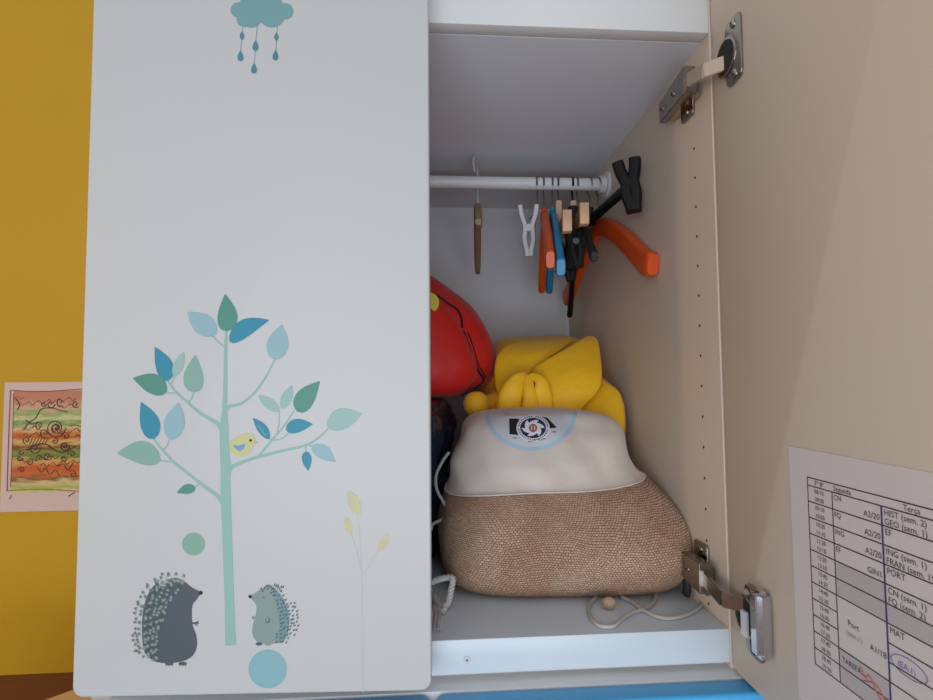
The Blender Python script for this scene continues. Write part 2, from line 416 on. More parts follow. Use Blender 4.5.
disc(mb, *Z2(270, 412), 2.4, SQ, 2, ry=2.9, n=16); disc(mb, *Z2(269, 408), 1.7, SB, 3, ry=2.1, n=16); disc(mb, *Z2(240, 225), 1.2, SQ, 2, ry=.5, n=10)
for fx in (198, 272): disc(mb, *Z2(fx, 608), 3.4, SQ if fx < 200 else SB, 1, ry=1.8, n=14)
for k in range(15):
    t = k/14; 
    n_ = 6 if k > 3 else 4
    for q in range(n_):
        y = 150+440*t+random.uniform(-8, 8); x = 345+60*math.sin(math.pi*t)*.3+(q*27)+random.uniform(-8, 8)-(70*(1-t)**3)
        if t > .9 and q > 3: continue
        px, py = Z2(x+ (20 if 2 < k < 12 else 0), y)
        disc(mb, px, py, 0.85, SQ, 3, n=8); stroke(mb, [(px, py), (px+1.5, py-1.5)], .9, .4, SQ, 3)
for k in range(14):
    px, py = Z2(215+k*14, 155-30*math.sin(k/4.5)+random.uniform(-8, 25)); disc(mb, px, py, .85, SQ, 3, n=8); stroke(mb, [(px, py), (px+.6, py-2)], .9, .4, SQ, 3)
mb.recalc = False
mb.build('small_hedgehog_print', ld, smooth=False)
# faint grass plant
ST1 = mat('print_stem_faint', (188, 188, 180), .45); BY = pr('print_bud_yellow', (224, 218, 164)); BO = pr('print_bud_beige', (230, 206, 166)); BO2 = pr('print_bud_cream', (222, 212, 172))
mb = MB()
stroke(mb, [(363.3, 692), (362.5, 640), (362, 600), (361.6, 570), (360, 540), (358, 515)], 2.0, .8, ST1); stroke(mb, [(362, 574), (357, 552), (351, 533)], 1.0, .7, ST1); stroke(mb, [(363.5, 574), (371, 562), (379, 549)], 1.0, .7, ST1)
disc(mb, 352, 501.5, 4.6, BO2, 1, ry=10.5, rot=-0.25); disc(mb, 356.3, 504.5, 4.2, BY, 2, ry=10.5, rot=-0.25)
disc(mb, 348.4, 525.6, 3.9, BY, 1, ry=8.2, rot=-0.3); disc(mb, 346.8, 522, 2.4, BO2, 2, ry=4.6, rot=-0.3)
disc(mb, 383.2, 543.5, 3.8, BO, 1, ry=8.8, rot=0.5); disc(mb, 385.6, 538, 2.4, BY, 2, ry=4.6, rot=0.5)
mb.recalc = False
mb.build('grass_print', ld, smooth=False)
# cloud with drops
CL = pr('print_cloud', (134, 182, 188)); DP = pr('print_drop', (84, 152, 172))
Z3 = lambda x, y: (200+x/7.775, y/7.775)
mb = MB(); 
for k_, (x, y, r_) in enumerate([(298, 78, 60), (400, 60, 100), (400, 130, 85), (470, -20, 155), (560, 110, 104), (663, 88, 63), (345, 150, 60), (560, 30, 80)]): disc(mb, *Z3(x, y), r_/7.775, CL, 0.4*k_, n=36)
for P in ([(335, 205), (328, 280), (320, 350), (315, 420)], [(447, 195), (436, 310), (430, 400), (421, 500)], [(602, 205), (597, 280), (590, 420)]):
    stroke(mb, [Z3(*p) for p in P], .55, .55, mat('print_thread', (112, 128, 138), .5), 1)
for x, y, h in ((328, 280, 34), (595, 288, 33)): leaf(mb, Z3(x, y+h), Z3(x, y-h), 4.3, DP, 0, .5, 3)
for x, y, h in ((315, 435, 42), (432, 355, 42), (420, 532, 42), (587, 430, 42)): leaf(mb, Z3(x, y+h), Z3(x+2, y-h), 5.8, DP, 0, .34, 3)
mb.recalc = False
mb.build('cloud_print', ld, smooth=False)

# ------------------------------------------------------------------ open right door
TH = math.radians(1.85)
HING = Vector((R+0.0002, -0.003, 0))
u_ = Vector((-math.sin(TH), -math.cos(TH), 0)); n_ = Vector((-math.cos(TH), math.sin(TH), 0))   # along the door towards the room, and its inner normal
def DF(u, z, d=0.0):      # point on the inner face: u along the door, d out of it
    return HING + u_*u + n_*d + Vector((0, 0, z))
fr = Matrix(((u_.x, -n_.x, 0, HING.x), (u_.y, -n_.y, 0, HING.y), (0, 0, 1, 0), (0, 0, 0, 1)))
mb = MB(); ZO = ZF-0.0035
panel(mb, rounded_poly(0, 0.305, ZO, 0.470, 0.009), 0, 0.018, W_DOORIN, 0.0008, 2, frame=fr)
rd = mb.build('door', war); rd['label'] = 'open right door showing its plain white inner face, tinted for warm light'

def dplane(px, py):
    return at_plane(px, py, HING, n_)
def to_uz(p): return ((p-HING).dot(u_), p.z)

# hinges
def plate_on_door(mb, u0, u1, z0, z1, d0, d1, M, r=0.004):
    poly = rounded_poly(u0, u1, z0, z1, r, 4)
    f2 = Matrix(((u_.x, n_.x, 0, HING.x), (u_.y, n_.y, 0, HING.y), (0, 0, 1, 0), (0, 0, 0, 1)))
    panel(mb, poly, d0, d1, M, 0.0005, 2, frame=f2)
def obox(mb, p0, p1, w_, h_, M, up=(0, 0, 1), bev=0.0006, w2=None, h2=None):
    """bar from p0 to p1; w_ along side, h_ along up"""
    p0 = Vector(p0); p1 = Vector(p1); t = (p1-p0).normalized(); up = Vector(up); up = (up-t*up.dot(t)).normalized(); s = t.cross(up)
    w2 = w2 or w_; h2 = h2 or h_
    bm = bmesh.new(); V = []
    for p, a, b in ((p0, w_, h_), (p1, w2, h2)):
        for i, j in ((-1, -1), (1, -1), (1, 1), (-1, 1)): V.append(bm.verts.new(p+s*(a/2*i)+up*(b/2*j)))
    for f in ((0, 1, 2, 3), (7, 6, 5, 4), (0, 4, 5, 1), (1, 5, 6, 2), (2, 6, 7, 3), (3, 7, 4, 0)): bm.faces.new([V[i] for i in f])
    bmesh.ops.recalc_face_normals(bm, faces=bm.faces)
    if bev: bmesh.ops.bevel(bm, geom=bm.edges[:], offset=bev, segments=2, affect='EDGES')
    mb.addbm(bm, M)
def screw(mb, p, n, r=0.0038):
    n = Vector(n).normalized(); p = Vector(p)
    tube(mb, [p, p+n*0.0012, p+n*0.0022], [r, r, r*0.55], BRASS, 16)
    a = n.orthogonal().normalized(); b = n.cross(a)
    for q in (a, b): obox(mb, p+n*0.0022-q*r*.5, p+n*0.0022+q*r*.5, 0.0008, 0.0008, DARKM, up=n, bev=0)

def hinge(zc, style):
    hg = MB()
    # mounting plate screwed to the side panel
    zp = zc
    atz = dplane(735, 50).z
    X = R
    panel(hg, [( -0.012+dx, dz) for dx, dz in []] or rounded_poly(0.034, 0.062, zp-0.026, zp+0.026, 0.004, 4), 0, 0.003, CHROME, 0.0005, 2,
          frame=Matrix(((0, -1, 0, X), (1, 0, 0, 0), (0, 0, 1, 0), (0, 0, 0, 1))))
    obox(hg, (X-0.006, 0.022, zp), (X-0.006, 0.084, zp), 0.010, 0.014, CHROME)
    screw(hg, (X-0.003, 0.048, zp-0.019), (-1, 0, 0)); screw(hg, (X-0.003, 0.048, zp+0.019), (-1, 0, 0))
    h = hg.build('hinge', war, angle=30)
    # arm channel
    a = MB()
    obox(a, (X-0.012, 0.088, zp), (X-0.015, 0.014, zp), 0.009, 0.024, CHROME, w2=0.013, h2=0.030)
    obox(a, (X-0.006, 0.080, zp-0.011), (X-0.006, 0.018, zp-0.012), 0.008, 0.004, BRASS)
    screw(a, (X-0.0165, 0.078, zp), (-1, 0, 0), 0.004); screw(a, (X-0.0190, 0.044, zp), (-1, 0, 0), 0.0034)
    obox(a, (X-0.0172, 0.068, zp), (X-0.0176, 0.058, zp), 0.0014, 0.007, DARKM, bev=0)
    cyl(a, (X-0.017, 0.018, zp-0.0105), (X-0.017, 0.018, zp+0.0105), 0.0024, BRASS, 12)
    a.build('hinge_arm', h, angle=30)
    # link
    l = MB()
    zc2 = zp-0.017 if style else atz; zm = zc2 + (0.010 if style else -0.004)
    LM = CHROME if style else mat('bare_steel_link', (205, 188, 168), 0.45, metal=0.55)
    obox(l, (X-0.016, 0.020, zp+0.001), DF(0.016, zm, 0.016), 0.0035, 0.0145, LM)
    obox(l, DF(0.016, zm, 0.016), DF(0.032, zm, -0.001), 0.0035, 0.0145, LM)
    l.build('hinge_link', h, angle=30)
    # cup plate on the door
    c = MB(); zp = zc2
    plate_on_door(c, 0.030, 0.058, zp-0.031, zp+0.031, 0, 0.0022, CHROME, 0.007)
    tube(c, [DF(0.032, zp, 0.0), DF(0.032, zp, 0.003), DF(0.032, zp, 0.0034)], [0.0185, 0.0185, 0.0175], CHROME, 36)
    tube(c, [DF(0.032, zp, 0.003), DF(0.032, zp, 0.0037)], 0.0155, DARKM, 32)
    screw(c, DF(0.046, zp+0.024, 0.002), n_, 0.0042); screw(c, DF(0.046, zp-0.024, 0.002), n_, 0.0042)
    if style:
        obox(c, DF(0.0660, zp-0.020, 0.0075), DF(0.0660, zp+0.036, 0.0075), 0.016, 0.014, mat('polished_chrome', (200, 200, 205), 0.08, metal=1.0), up=n_, bev=0.004)
        obox(c, DF(0.034, zp-0.016, 0.0045), DF(0.034, zp+0.006, 0.0045), 0.009, 0.004, PLW, up=n_)
        obox(c, DF(0.046, zp-0.026, 0.003), DF(0.046, zp-0.014, 0.004), 0.006, 0.005, DARKM, up=n_)
    c.build('hinge_cup', h, angle=30)
    return h
hinge(at_plane(690, 95, (R, 0, 0), (1, 0, 0)).z, 0)
hinge(at_plane(708, 570, (R, 0, 0), (1, 0, 0)).z, 1)

# ------------------------------------------------------------------ lower cabinet with blue fronts
low = thing('low_cabinet', 'low white cabinet with blue fronts carrying the wardrobe', 'cabinet', (0, 0.3, FLZ))
mb = MB(); box(mb, (-0.302, -0.0145, FLZ), (0.302, B, ZB), W_LAM, 0.0015); mb.build('body', low)
for x0, x1 in ((-0.304, at(432, 692, -0.04).x), (at(434.5, 692, -0.04).x, 0.310)):
    mb = MB(); panel(mb, rounded_poly(x0, x1, FLZ+0.02, ZB-0.001, 0.010), -0.040, -0.015, BLUE, 0.004, 4); mb.build('blue_front', low)

# ------------------------------------------------------------------ hangers
def hook_pts(h=0.05, r=0.0125, bx=0.0):
    P = []
    for k in range(15):
        a = math.radians(200-k*19)
        P.append((r*math.cos(a)+0.0, 0, r*math.sin(a)-0.0025))
    P2 = [(r*0.75, 0, -r*1.1), (0.001, 0, -r*1.6), (0, 0, -h)]
    return [Vector(p) for p in P+P2]
def xf(o, loc, yaw, roll=0.0):
    """local x = hanger width, pointing to the back of the wardrobe; yaw turns it towards +X"""
    o.location = loc; o.rotation_euler = (0, roll, math.radians(90)-yaw)
def hanger(name, label, loc, yaw, group='hangers on the wardrobe rail'):
    t = thing(name, label, 'hanger', loc, group); xf(t, loc, yaw); return t
def part(mb, name, parent, angle=40):
    return mb.build(name, parent, angle=angle, local=True)
def build_local(mb, name, parent, angle=40):
    o = mb.build(name, None, angle=angle, local=True); o.parent = parent; return o
def hook(t, M, h=0.05, r=0.0014):
    mb = MB(); tube(mb, catmull(hook_pts(h), 2), r, M, 8); return build_local(mb, 'hook', t)
def shoulders(M, hw, drop, z0=-0.046, hh=0.009, tt=0.0045, endh=None, near_drop=None):
    mb = MB()
    P = []; Rh = []; Rt = []
    endh = endh or hh
    prof = [(-1, 1), (-.97, .985), (-.9, .93), (-.75, .74), (-.55, .47), (-.3, .2), (-.12, .05), (0, 0), (.12, .05), (.3, .2), (.55, .47), (.75, .74), (.9, .93), (.97, .985), (1, 1)]
    for s, d in prof:
        dr = (near_drop or drop) if s < 0 else drop
        P.append((s*hw, 0, z0-hh-dr*d)); e = abs(s)
        k = 0.8 if e == 1 else 1.0
        Rh.append((hh+(endh-hh)*e**2)*k); Rt.append((tt*(1+.5*e))*k)
    tube(mb, catmull(P, 3), interp(Rh, 3), M, 16, ref=(0, 1, 0), r2=interp(Rt, 3), sq=0.55)
    tube(mb, [(0, 0, z0+0.008), (0, 0, z0-0.004), (0, 0, z0-0.012)], [0.003, 0.006, 0.006], M, 12)
    return mb
def interp(L, n):
    out = []
    for i in range(len(L)-1):
        for k in range(n): out.append(L[i]+(L[i+1]-L[i])*k/n)
    out.append(L[-1]); return out
def clip(mb, c, M, s=1.0, ang=0.0, M2=None, jr=0.0036):
    """pegged clip: two jaws pinched at a spring, opening along x"""
    c = Vector(c); rot = Matrix.Rotation(ang, 3, 'Y')
    def q(x, y, z): return c + rot @ Vector((x*s, y*s, z*s))
    for sg in (-1, 1):
        P = [q(sg*0.0105, 0, 0.031), q(sg*0.0085, 0, 0.018), q(sg*0.0045, 0, 0.004), q(sg*0.0055, 0, -0.012), q(sg*0.0028, 0, -0.026), q(sg*0.0022, 0, -0.034)]
        tube(mb, catmull(P, 4), jr*s, M, 12, ref=(0, 1, 0), r2=0.0095*s, sq=.6)
    tube(mb, [q(0, -0.010, 0.002), q(0, 0.010, 0.002)], 0.0045*s, M2 or WIRE, 14)

RL = Vector((0, RY, RZ))
def on_rail(x): return (x, RY, RZ)

# H0 brown wooden hanger with a white flat plastic hook, alone on the left
t = hanger('coat_hanger', 'brown wooden hanger with flat white hook, alone left of the others', on_rail(0.0755), math.radians(5))
mb = MB(); P = catmull([(-0.030, 0.004, 0.006), (-0.031, 0.006, 0.022), (-0.018, 0.003, 0.031), (0.002, 0, 0.026), (0.014, 0, 0.012), (0.0142, 0, -0.008), (0.004, 0, -0.026), (0, 0, -0.050)], 5)
tube(mb, P, 0.0036, mat('grey_white_plastic', (196, 196, 198), .4), 10, ref=(0, 1, 0), r2=0.0022); build_local(mb, 'hook', t)
mb = MB(); prof = [(-0.150, -0.106), (-0.135, -0.102), (-0.10, -0.088), (-0.06, -0.066), (-0.02, -0.052), (0.02, -0.050), (0.06, -0.064), (0.10, -0.084), (0.135, -0.106), (0.15, -0.114)]
tube(mb, catmull([(x, 0, z) for x, z in prof], 3), interp([.004, .010, .011, .011, .012, .012, .011, .011, .010, .004], 3), mat('grey_brown_wood', (150, 122, 92), .55, var=.2, vscale=30), 12, ref=(0, 1, 0), r2=interp([.004, .0056, .006, .006, .006, .006, .006, .006, .0056, .004], 3), sq=.6); build_local(mb, 'shoulder_bar', t)

# H1 white clip hanger
t = hanger('clip_hanger', 'small white plastic peg clip hanging first in the bunch on the rail', on_rail(0.171), math.radians(12))
hook(t, WIRE, 0.05)
mb = MB(); tube(mb, [(0, 0, -0.048), (-0.002, 0.008, -0.052), (-0.002, 0.0145, -0.058)], 0.0013, WIRE, 8); tube(mb, [(0, 0, -0.048), (0, 0.002, -0.066)], 0.0013, PLW, 8)
build_local(mb, 'wire_loop', t)
mb = MB(); clip(mb, (0, 0.0, 0), PLW, 1.25, M2=PLW)
cl = build_local(mb, 'clip', t); cl.location = (-0.002, 0.014, -0.076); cl.rotation_euler = (0, 0, math.radians(90))

# H2 orange, H3 blue kids' hangers
t = hanger('coat_hanger', 'orange plastic hanger hanging between the white clip and the blue hanger', on_rail(0.1815), math.radians(9.5))
hook(t, WIRE); build_local(shoulders(ORG, 0.150, 0.085, hh=0.011, endh=0.013, near_drop=0.098), 'shoulder_bar', t)
t = hanger('coat_hanger', 'bright blue plastic hanger right of the orange one in the bunch', on_rail(0.1955), math.radians(9.5))
hook(t, WIRE); build_local(shoulders(BLU, 0.150, 0.088, z0=-0.045, hh=0.010, endh=0.013, near_drop=0.110), 'shoulder_bar', t)

def wood_trouser(label, x, yaw, hw, z_, clips=False):
    t = hanger('trouser_hanger', label, on_rail(x), yaw)
    hook(t, BLK if clips else WIRE, 0.034, 0.0016)
    mb = MB()
    obox(mb, (0, 0, -0.030), (0, 0, z_), 0.024, 0.009, WOOD, up=(0, 1, 0), bev=0.001)
    for s in (-1, 1):
        obox(mb, (s*0.01, 0.0, z_+0.012), (s*hw, 0.0, z_+0.004), 0.010, 0.016, WOODB, bev=0.002)
    build_local(mb, 'wooden_bar', t)
    for s in (-1, 1):
        c = MB(); box(c, (-0.008, -0.0062, -0.0145), (0.008, 0.0062, 0.0145), WOOD, 0.0012)
        k = build_local(c, 'end_block', t); k.location = (s*hw, 0, z_-0.002)
    if clips:
        for s, zz in ((-0.35, -0.02), (0.5, -0.02)):
            c = MB(); clip(c, (0, 0, 0), BLK, 1.05, 0.1, None, 0.0052); k = build_local(c, 'black_clip', t); k.location = (s*hw, 0.002, z_+zz); k.rotation_euler = (0, 0, math.radians(90))
    return t
wood_trouser('pale wooden trouser hanger with square end block right of the blue hanger', 0.2045, math.radians(9), 0.135, -0.098)
wood_trouser('pale wooden trouser hanger with black clips, second of the wooden pair', 0.2280, math.radians(9), 0.135, -0.088, True)

# H6 black shoulder hanger
t = hanger('coat_hanger', 'thin black plastic hanger in the bunch just before the wall', on_rail(0.2360), math.radians(9.5))
hook(t, WIRE); build_local(shoulders(BLK, 0.185, 0.135, z0=-0.046, hh=0.007, tt=0.0035, near_drop=0.105), 'shoulder_bar', t)
for s in (-0.25, 0.3):
    c = MB(); clip(c, (0, 0, 0), BLK, 1.15, -0.1, BLK, 0.0062); k = build_local(c, 'clip', t); k.location = (s*0.18, 0.004, -0.088); k.rotation_euler = (0, 0, math.radians(90))
# H7 black clip bar hanger
t = hanger('clip_hanger', 'black bar hanger with big black clip at its near end by the wall', on_rail(0.2560), math.radians(-2))
hook(t, WIRE)
mb = MB(); tube(mb, [(-0.165, 0, -0.058), (0, 0, -0.058), (0.165, 0, -0.070)], 0.0085, BLK, 12, ref=(0, 1, 0), r2=0.0045); tube(mb, [(0, 0, -0.044), (0, 0, -0.065)], [0.004, 0.009], BLK, 12); build_local(mb, 'bar', t)
for s in (-0.160, 0.10):
    c = MB(); clip(c, (0, 0, 0), BLK, 1.05, 0.12, BLK, 0.0074 if s < 0 else 0.0045)
    k = build_local(c, 'clip', t); k.location = (s, 0.0, -0.070 if s > 0 else -0.058); k.rotation_euler = (0, 0, math.radians(62 if s < 0 else 90))
# H8 wide orange hanger against the side wall
t = hanger('coat_hanger', 'wide orange plastic hanger leaning against the wardrobe side wall', on_rail(0.2700), math.radians(-1.5))
hook(t, WIRE); build_local(shoulders(ORG, 0.195, 0.085, z0=-0.056, hh=0.0145, endh=0.016, tt=0.0060, near_drop=0.100), 'shoulder_bar', t)

# ------------------------------------------------------------------ soft bodies
def soft(rings, nu=120, nv=48, e=2.6, amp=0.003, freq=14, seed=0, tilt=None, wr=0.0, closed_bottom=True):
    """rings: (z, xl, xr, yf, yb); returns verts grid and uv"""
    P = [Vector((r[0], r[1], r[2])) for r in rings]; Q = [Vector((r[3], r[4], 0)) for r in rings]
    Q = [Vector((YI(r[3]), YI(r[4]), 0)) for r in rings]
    n = len(rings)-1; sub = max(2, nv//n)
    A = catmull(P, sub); Bq = catmull(Q, sub)
    V = []; 
    for i, (a, b) in enumerate(zip(A, Bq)):
        cx, cy = (a.y+a.z)/2, (b.x+b.y)/2; rx, ry = max(0.0005, (a.z-a.y)/2), max(0.0005, (b.y-b.x)/2)
        for k in range(nu):
            th = 2*math.pi*k/nu; c, s = math.cos(th), math.sin(th)
            x = cx+rx*math.copysign(abs(c)**(2/e), c); y = cy+ry*math.copysign(abs(s)**(2/e), s)
            p = Vector((x, y, a.x + (tilt(x, y, i/(len(A)-1)) if tilt else 0)))
            nn = noise.noise(p*freq+Vector((seed, 0, 0)))*amp + noise.noise(p*freq*2.7+Vector((0, seed, 0)))*amp*.4
            if wr: nn += wr*math.sin(16*th+6*noise.noise(p*8))*(i/(len(A)-1))
            d = Vector((c, s, 0.3)); p += d*nn
            V.append(p)
    return V, len(A), nu
def soft_faces(i0, i1, nu):
    return [[i*nu+k, i*nu+(k+1) % nu, (i+1)*nu+(k+1) % nu, (i+1)*nu+k] for i in range(i0, i1) for k in range(nu)]

def burlap_mat():
    M = bpy.data.materials.new('burlap_weave'); M.use_nodes = True
    nt = M.node_tree; b = nt.nodes['Principled BSDF']; b.inputs['Roughness'].default_value = 0.9
    uv = nt.nodes.new('ShaderNodeUVMap'); uv.uv_map = 'UVMap'
    tc = nt.nodes.new('ShaderNodeTexCoord')
    def noise_(scale, det=3):
        n = nt.nodes.new('ShaderNodeTexNoise'); n.inputs['Scale'].default_value = scale; n.inputs['Detail'].default_value = det
        nt.links.new(tc.outputs['Object'], n.inputs['Vector']); return n
    def madd(vec_a, f, vec_b):
        m_ = nt.nodes.new('ShaderNodeVectorMath'); m_.operation = 'MULTIPLY_ADD'; m_.inputs[1].default_value = (f, f, 0)
        nt.links.new(vec_a, m_.inputs[0]); nt.links.new(vec_b, m_.inputs[2]); return m_.outputs[0]
    v = madd(noise_(15, 2).outputs['Color'], 0.016, uv.outputs[0]); v = madd(noise_(260, 2).outputs['Color'], 0.0022, v)
    br = nt.nodes.new('ShaderNodeTexBrick'); nt.links.new(v, br.inputs['Vector'])
    br.inputs['Scale'].default_value = 1.0; br.inputs['Brick Width'].default_value = 0.0034; br.inputs['Row Height'].default_value = 0.0025
    br.inputs['Mortar Size'].default_value = 0.00055; br.inputs['Mortar Smooth'].default_value = 0.8; br.inputs['Bias'].default_value = 0.0
    br.inputs['Color1'].default_value = (*lin((214, 184, 160)), 1); br.inputs['Color2'].default_value = (*lin((188, 156, 132)), 1); br.inputs['Mortar'].default_value = (*lin((128, 92, 70)), 1)
    big = noise_(13, 2)
    r2 = nt.nodes.new('ShaderNodeValToRGB'); r2.color_ramp.elements[0].position = .38; r2.color_ramp.elements[1].position = .62
    r2.color_ramp.elements[0].color = (*lin((228, 208, 194)), 1); r2.color_ramp.elements[1].color = (1, 1, .98, 1)
    nt.links.new(big.outputs['Fac'], r2.inputs['Fac'])
    hs = nt.nodes.new('ShaderNodeMix'); hs.data_type = 'RGBA'; hs.blend_type = 'MULTIPLY'; hs.inputs[0].default_value = 0.7
    nt.links.new(br.outputs['Color'], hs.inputs[6]); nt.links.new(r2.outputs['Color'], hs.inputs[7]); nt.links.new(hs.outputs[2], b.inputs['Base Color'])
    inv = nt.nodes.new('ShaderNodeMath'); inv.operation = 'SUBTRACT'; inv.inputs[0].default_value = 1.0; nt.links.new(br.outputs['Fac'], inv.inputs[1])
    bp = nt.nodes.new('ShaderNodeBump'); bp.inputs['Strength'].default_value = 0.6; bp.inputs['Distance'].default_value = 0.0010
    nt.links.new(inv.outputs[0], bp.inputs['Height']); nt.links.new(bp.outputs['Normal'], b.inputs['Normal'])
    return M
BUR = burlap_mat()
CRM = mat('cream_canvas', (222, 208, 196), 0.85, bump=0.35, bscale=26, bd=0.006, var=0.09, vscale=16, sheen=0.2)

def set_uv(o, nu, V, iref):
    """u follows the arc length round the bag, v the arc length up its side"""
    L = [0.0]
    for k in range(nu): L.append(L[-1]+(V[iref*nu+(k+1) % nu]-V[iref*nu+k]).length)
    kf = int(nu*0.75); H = [0.0]; 
    for i in range(len(V)//nu-1): H.append(H[-1]+(V[(i+1)*nu+kf]-V[i*nu+kf]).length)
    me = o.data; uvl = me.uv_layers.new(name='UVMap')
    for p in me.polygons:
        ks = [me.loops[l].vertex_index % nu for l in p.loop_indices]; wrap = max(ks)-min(ks) > nu/2
        for l in p.loop_indices:
            i, k = divmod(me.loops[l].vertex_index, nu)
            uvl.data[l].uv = (L[k] if not (wrap and k < nu/2) else L[nu]+L[k], H[i])

jb = thing('drawstring_bag', 'full burlap and cream canvas drawstring bag on the wardrobe shelf', 'bag', (0.14, 0.2, F))
Ym = 0.19
def X(px, py=500, Y=Ym): return atI(px, py, Y).x
def Z(py, px=540, Y=Ym): return at(px, py, Y).z
def tiltf(x, y, v):
    s = (x-0.14)/0.15; front = max(0.0, min(1.0, (0.26-y)/0.16))
    return (0.022*s*abs(s) - 0.004)*math.exp(-((v-0.60)/0.16)**2)
rings = [
    (F+0.000, X(470), X(655), 0.115, 0.300),
    (F+0.0015, X(452), X(668), 0.095, 0.315),
    (F+0.012, X(443), X(680), 0.080, 0.325),
    (F+0.032, X(438), X(690), 0.074, 0.330),
    (F+0.060, X(438), X(688), 0.076, 0.330),
    (F+0.088, X(442), X(672), 0.088, 0.325),
    (F+0.110, X(446), X(642), 0.103, 0.322),
    (F+0.122, X(449), X(631), 0.114, 0.320),
    (F+0.145, X(451), X(626), 0.128, 0.318),
    (F+0.168, X(457), X(625), 0.146, 0.314),
    (F+0.186, X(464), X(620), 0.168, 0.308),
    (F+0.197, X(478), X(608), 0.192, 0.295),
    (F+0.201, X(500), X(585), 0.225, 0.270),
    (F+0.202, X(530), X(545), 0.245, 0.252)]
for i in range(len(rings)): 
    r_ = list(rings[i]); r_[2] = min(r_[2], R-0.002); rings[i] = tuple(r_)
V, nr, nu = soft(rings, nu=220, nv=78, e=3.1, amp=0.0070, freq=11, seed=3.3, tilt=tiltf)
for p in V:
    h_ = math.exp(-((p.z-F-0.055)/0.05)**2); s_ = max(0, (p.x-0.08)/0.20)
    p.y -= 0.050*s_*s_*h_; p.x += 0.012*s_*h_
    p.x = min(p.x, R-0.0015); p.z = max(p.z, F+0.0008)
# a soft dip and folds in the canvas, and the front bulge of the burlap
iseam = int((nr-1)*0.515)
mb = MB(); mb.add(V, soft_faces(0, iseam, nu)+[list(range(nu))[::-1]], BUR)
o = mb.build('burlap_body', jb); set_uv(o, nu, V, 22)
VC = []
for idx, p in enumerate(V):
    i = idx//nu; c = Vector((0.14, 0.21, p.z)); d = (p-c); d.z = 0
    q = p.copy(); g = max(0, 1-(i-iseam)/6.0) if i >= iseam-1 else 1
    q -= d.normalized()*(0.0010-0.0022*(g if i >= iseam-2 else 0))
    if i >= iseam:
        q += d.normalized()*0.0020*math.sin(9*q.x*10+4*q.z*20+3*noise.noise(q*9))*min(1, (i-iseam)/8)
    VC.append(q)
mb = MB(); fs = soft_faces(iseam-1, nr-1, nu)+[[(nr-1)*nu+k for k in range(nu)]]
mb.add(VC, fs, CRM); o = mb.build('canvas_top', jb)
bvh = BVHTree.FromPolygons([v for v in VC], soft_faces(iseam-1, nr-1, nu)+[[(nr-1)*nu+k for k in range(nu)]])
canvas = o
def pj(bv, px, py, off=0.0006):
    h = bv.ray_cast(CAMP, ray(px, py))
    if h[0] is None: return None
    n = h[1]
    if n.dot(CAMP-h[0]) < 0: n = -n
    return h[0]+n*off
def draped(mb, bv, fn, nu_, nv_, M, off=0.0006):
    g = [[pj(bv, *fn(i/nu_, j/nv_), off) for j in range(nv_+1)] for i in range(nu_+1)]
    vs = []; idx = {}
    for i in range(nu_+1):
        for j in range(nv_+1):
            if g[i][j] is not None: idx[(i, j)] = len(vs); vs.append(g[i][j])
    fs = []
    for i in range(nu_):
        for j in range(nv_):
            q = [(i, j), (i+1, j), (i+1, j+1), (i, j+1)]
            if all(k in idx for k in q):
                pts = [vs[idx[k]] for k in q]
                if max((pts[a]-pts[b]).length for a in range(4) for b in range(4)) < 0.02: fs.append([idx[k] for k in q])
    if fs: mb.add(vs, fs, M)
def ring_fn(cx, cy, rx, ry, r0, r1, a0=0, a1=360):
    def f(u, v):
        a = math.radians(a0+(a1-a0)*u); r = r0+(r1-r0)*v; return cx+rx*r*math.cos(a), cy+ry*r*math.sin(a)
    return f
mb = MB()
PALE = mat('logo_pale', (214, 212, 220), .8); PBLU = mat('logo_sky_blue', (176, 208, 226), .8); NAVY = mat('logo_navy', (40, 42, 84), .8); BLKI = mat('logo_black', (28, 28, 36), .8); REDB = mat('logo_red_brown', (170, 92, 84), .8)
draped(mb, bvh, ring_fn(531, 412, 46, 39, 0.0, 0.90), 72, 14, PALE, 0.0005)
draped(mb, bvh, ring_fn(531, 412, 46, 39, 0.90, 1.0), 72, 2, PBLU, 0.0007)
quad = lambda a, b, c, d: (lambda u, v: tuple((1-u)*(1-v)*a[k]+u*(1-v)*b[k]+u*v*c[k]+(1-u)*v*d[k] for k in (0, 1)))
draped(mb, bvh, quad((509, 419), (519, 419), (519, 435.5), (509.5, 434.5)), 8, 8, BLKI, 0.0007)
draped(mb, bvh, quad((537, 416.5), (547, 418), (556.8, 428), (545, 429.5)), 8, 8, BLKI, 0.0007)
draped(mb, bvh, quad((503, 413), (528, 414), (530, 417), (506, 416.6)), 10, 3, mat('logo_pink', (206, 178, 184), .8), 0.0007)
cx, cy = 533, 428.6
draped(mb, bvh, ring_fn(cx, cy, 16.6, 13.2, 0.0, 1.0), 48, 6, mat('logo_white', (232, 230, 234), .8), 0.0009)
for k in range(6):           # six swirling blades
    a0 = k*60
    def f(u, v, a0=a0):
        a = math.radians(a0+70*u); r = 0.46+0.30*u+(0.34*(1-u)+0.03)*v; r = min(r, 0.80)
        return cx+16.0*r*math.cos(a), cy+12.6*r*math.sin(a)
    draped(mb, bvh, f, 10, 3, NAVY, 0.0012)
draped(mb, bvh, ring_fn(cx, cy, 4.2, 4.2, 0, 1), 16, 3, REDB, 0.0012)
for dx in (-1.5, 1.5): draped(mb, bvh, quad((cx+dx-.5, cy-2), (cx+dx+.5, cy-2), (cx+dx+.5, cy+2), (cx+dx-.5, cy+2)), 2, 2, PALE, 0.0015)
for k in range(40):
    a = k*9
    if a % 90 == 0: continue
    draped(mb, bvh, ring_fn(cx, cy, 15.4, 12.2, 0.90, 0.99, a, a+5), 2, 1, BLKI, 0.0013)
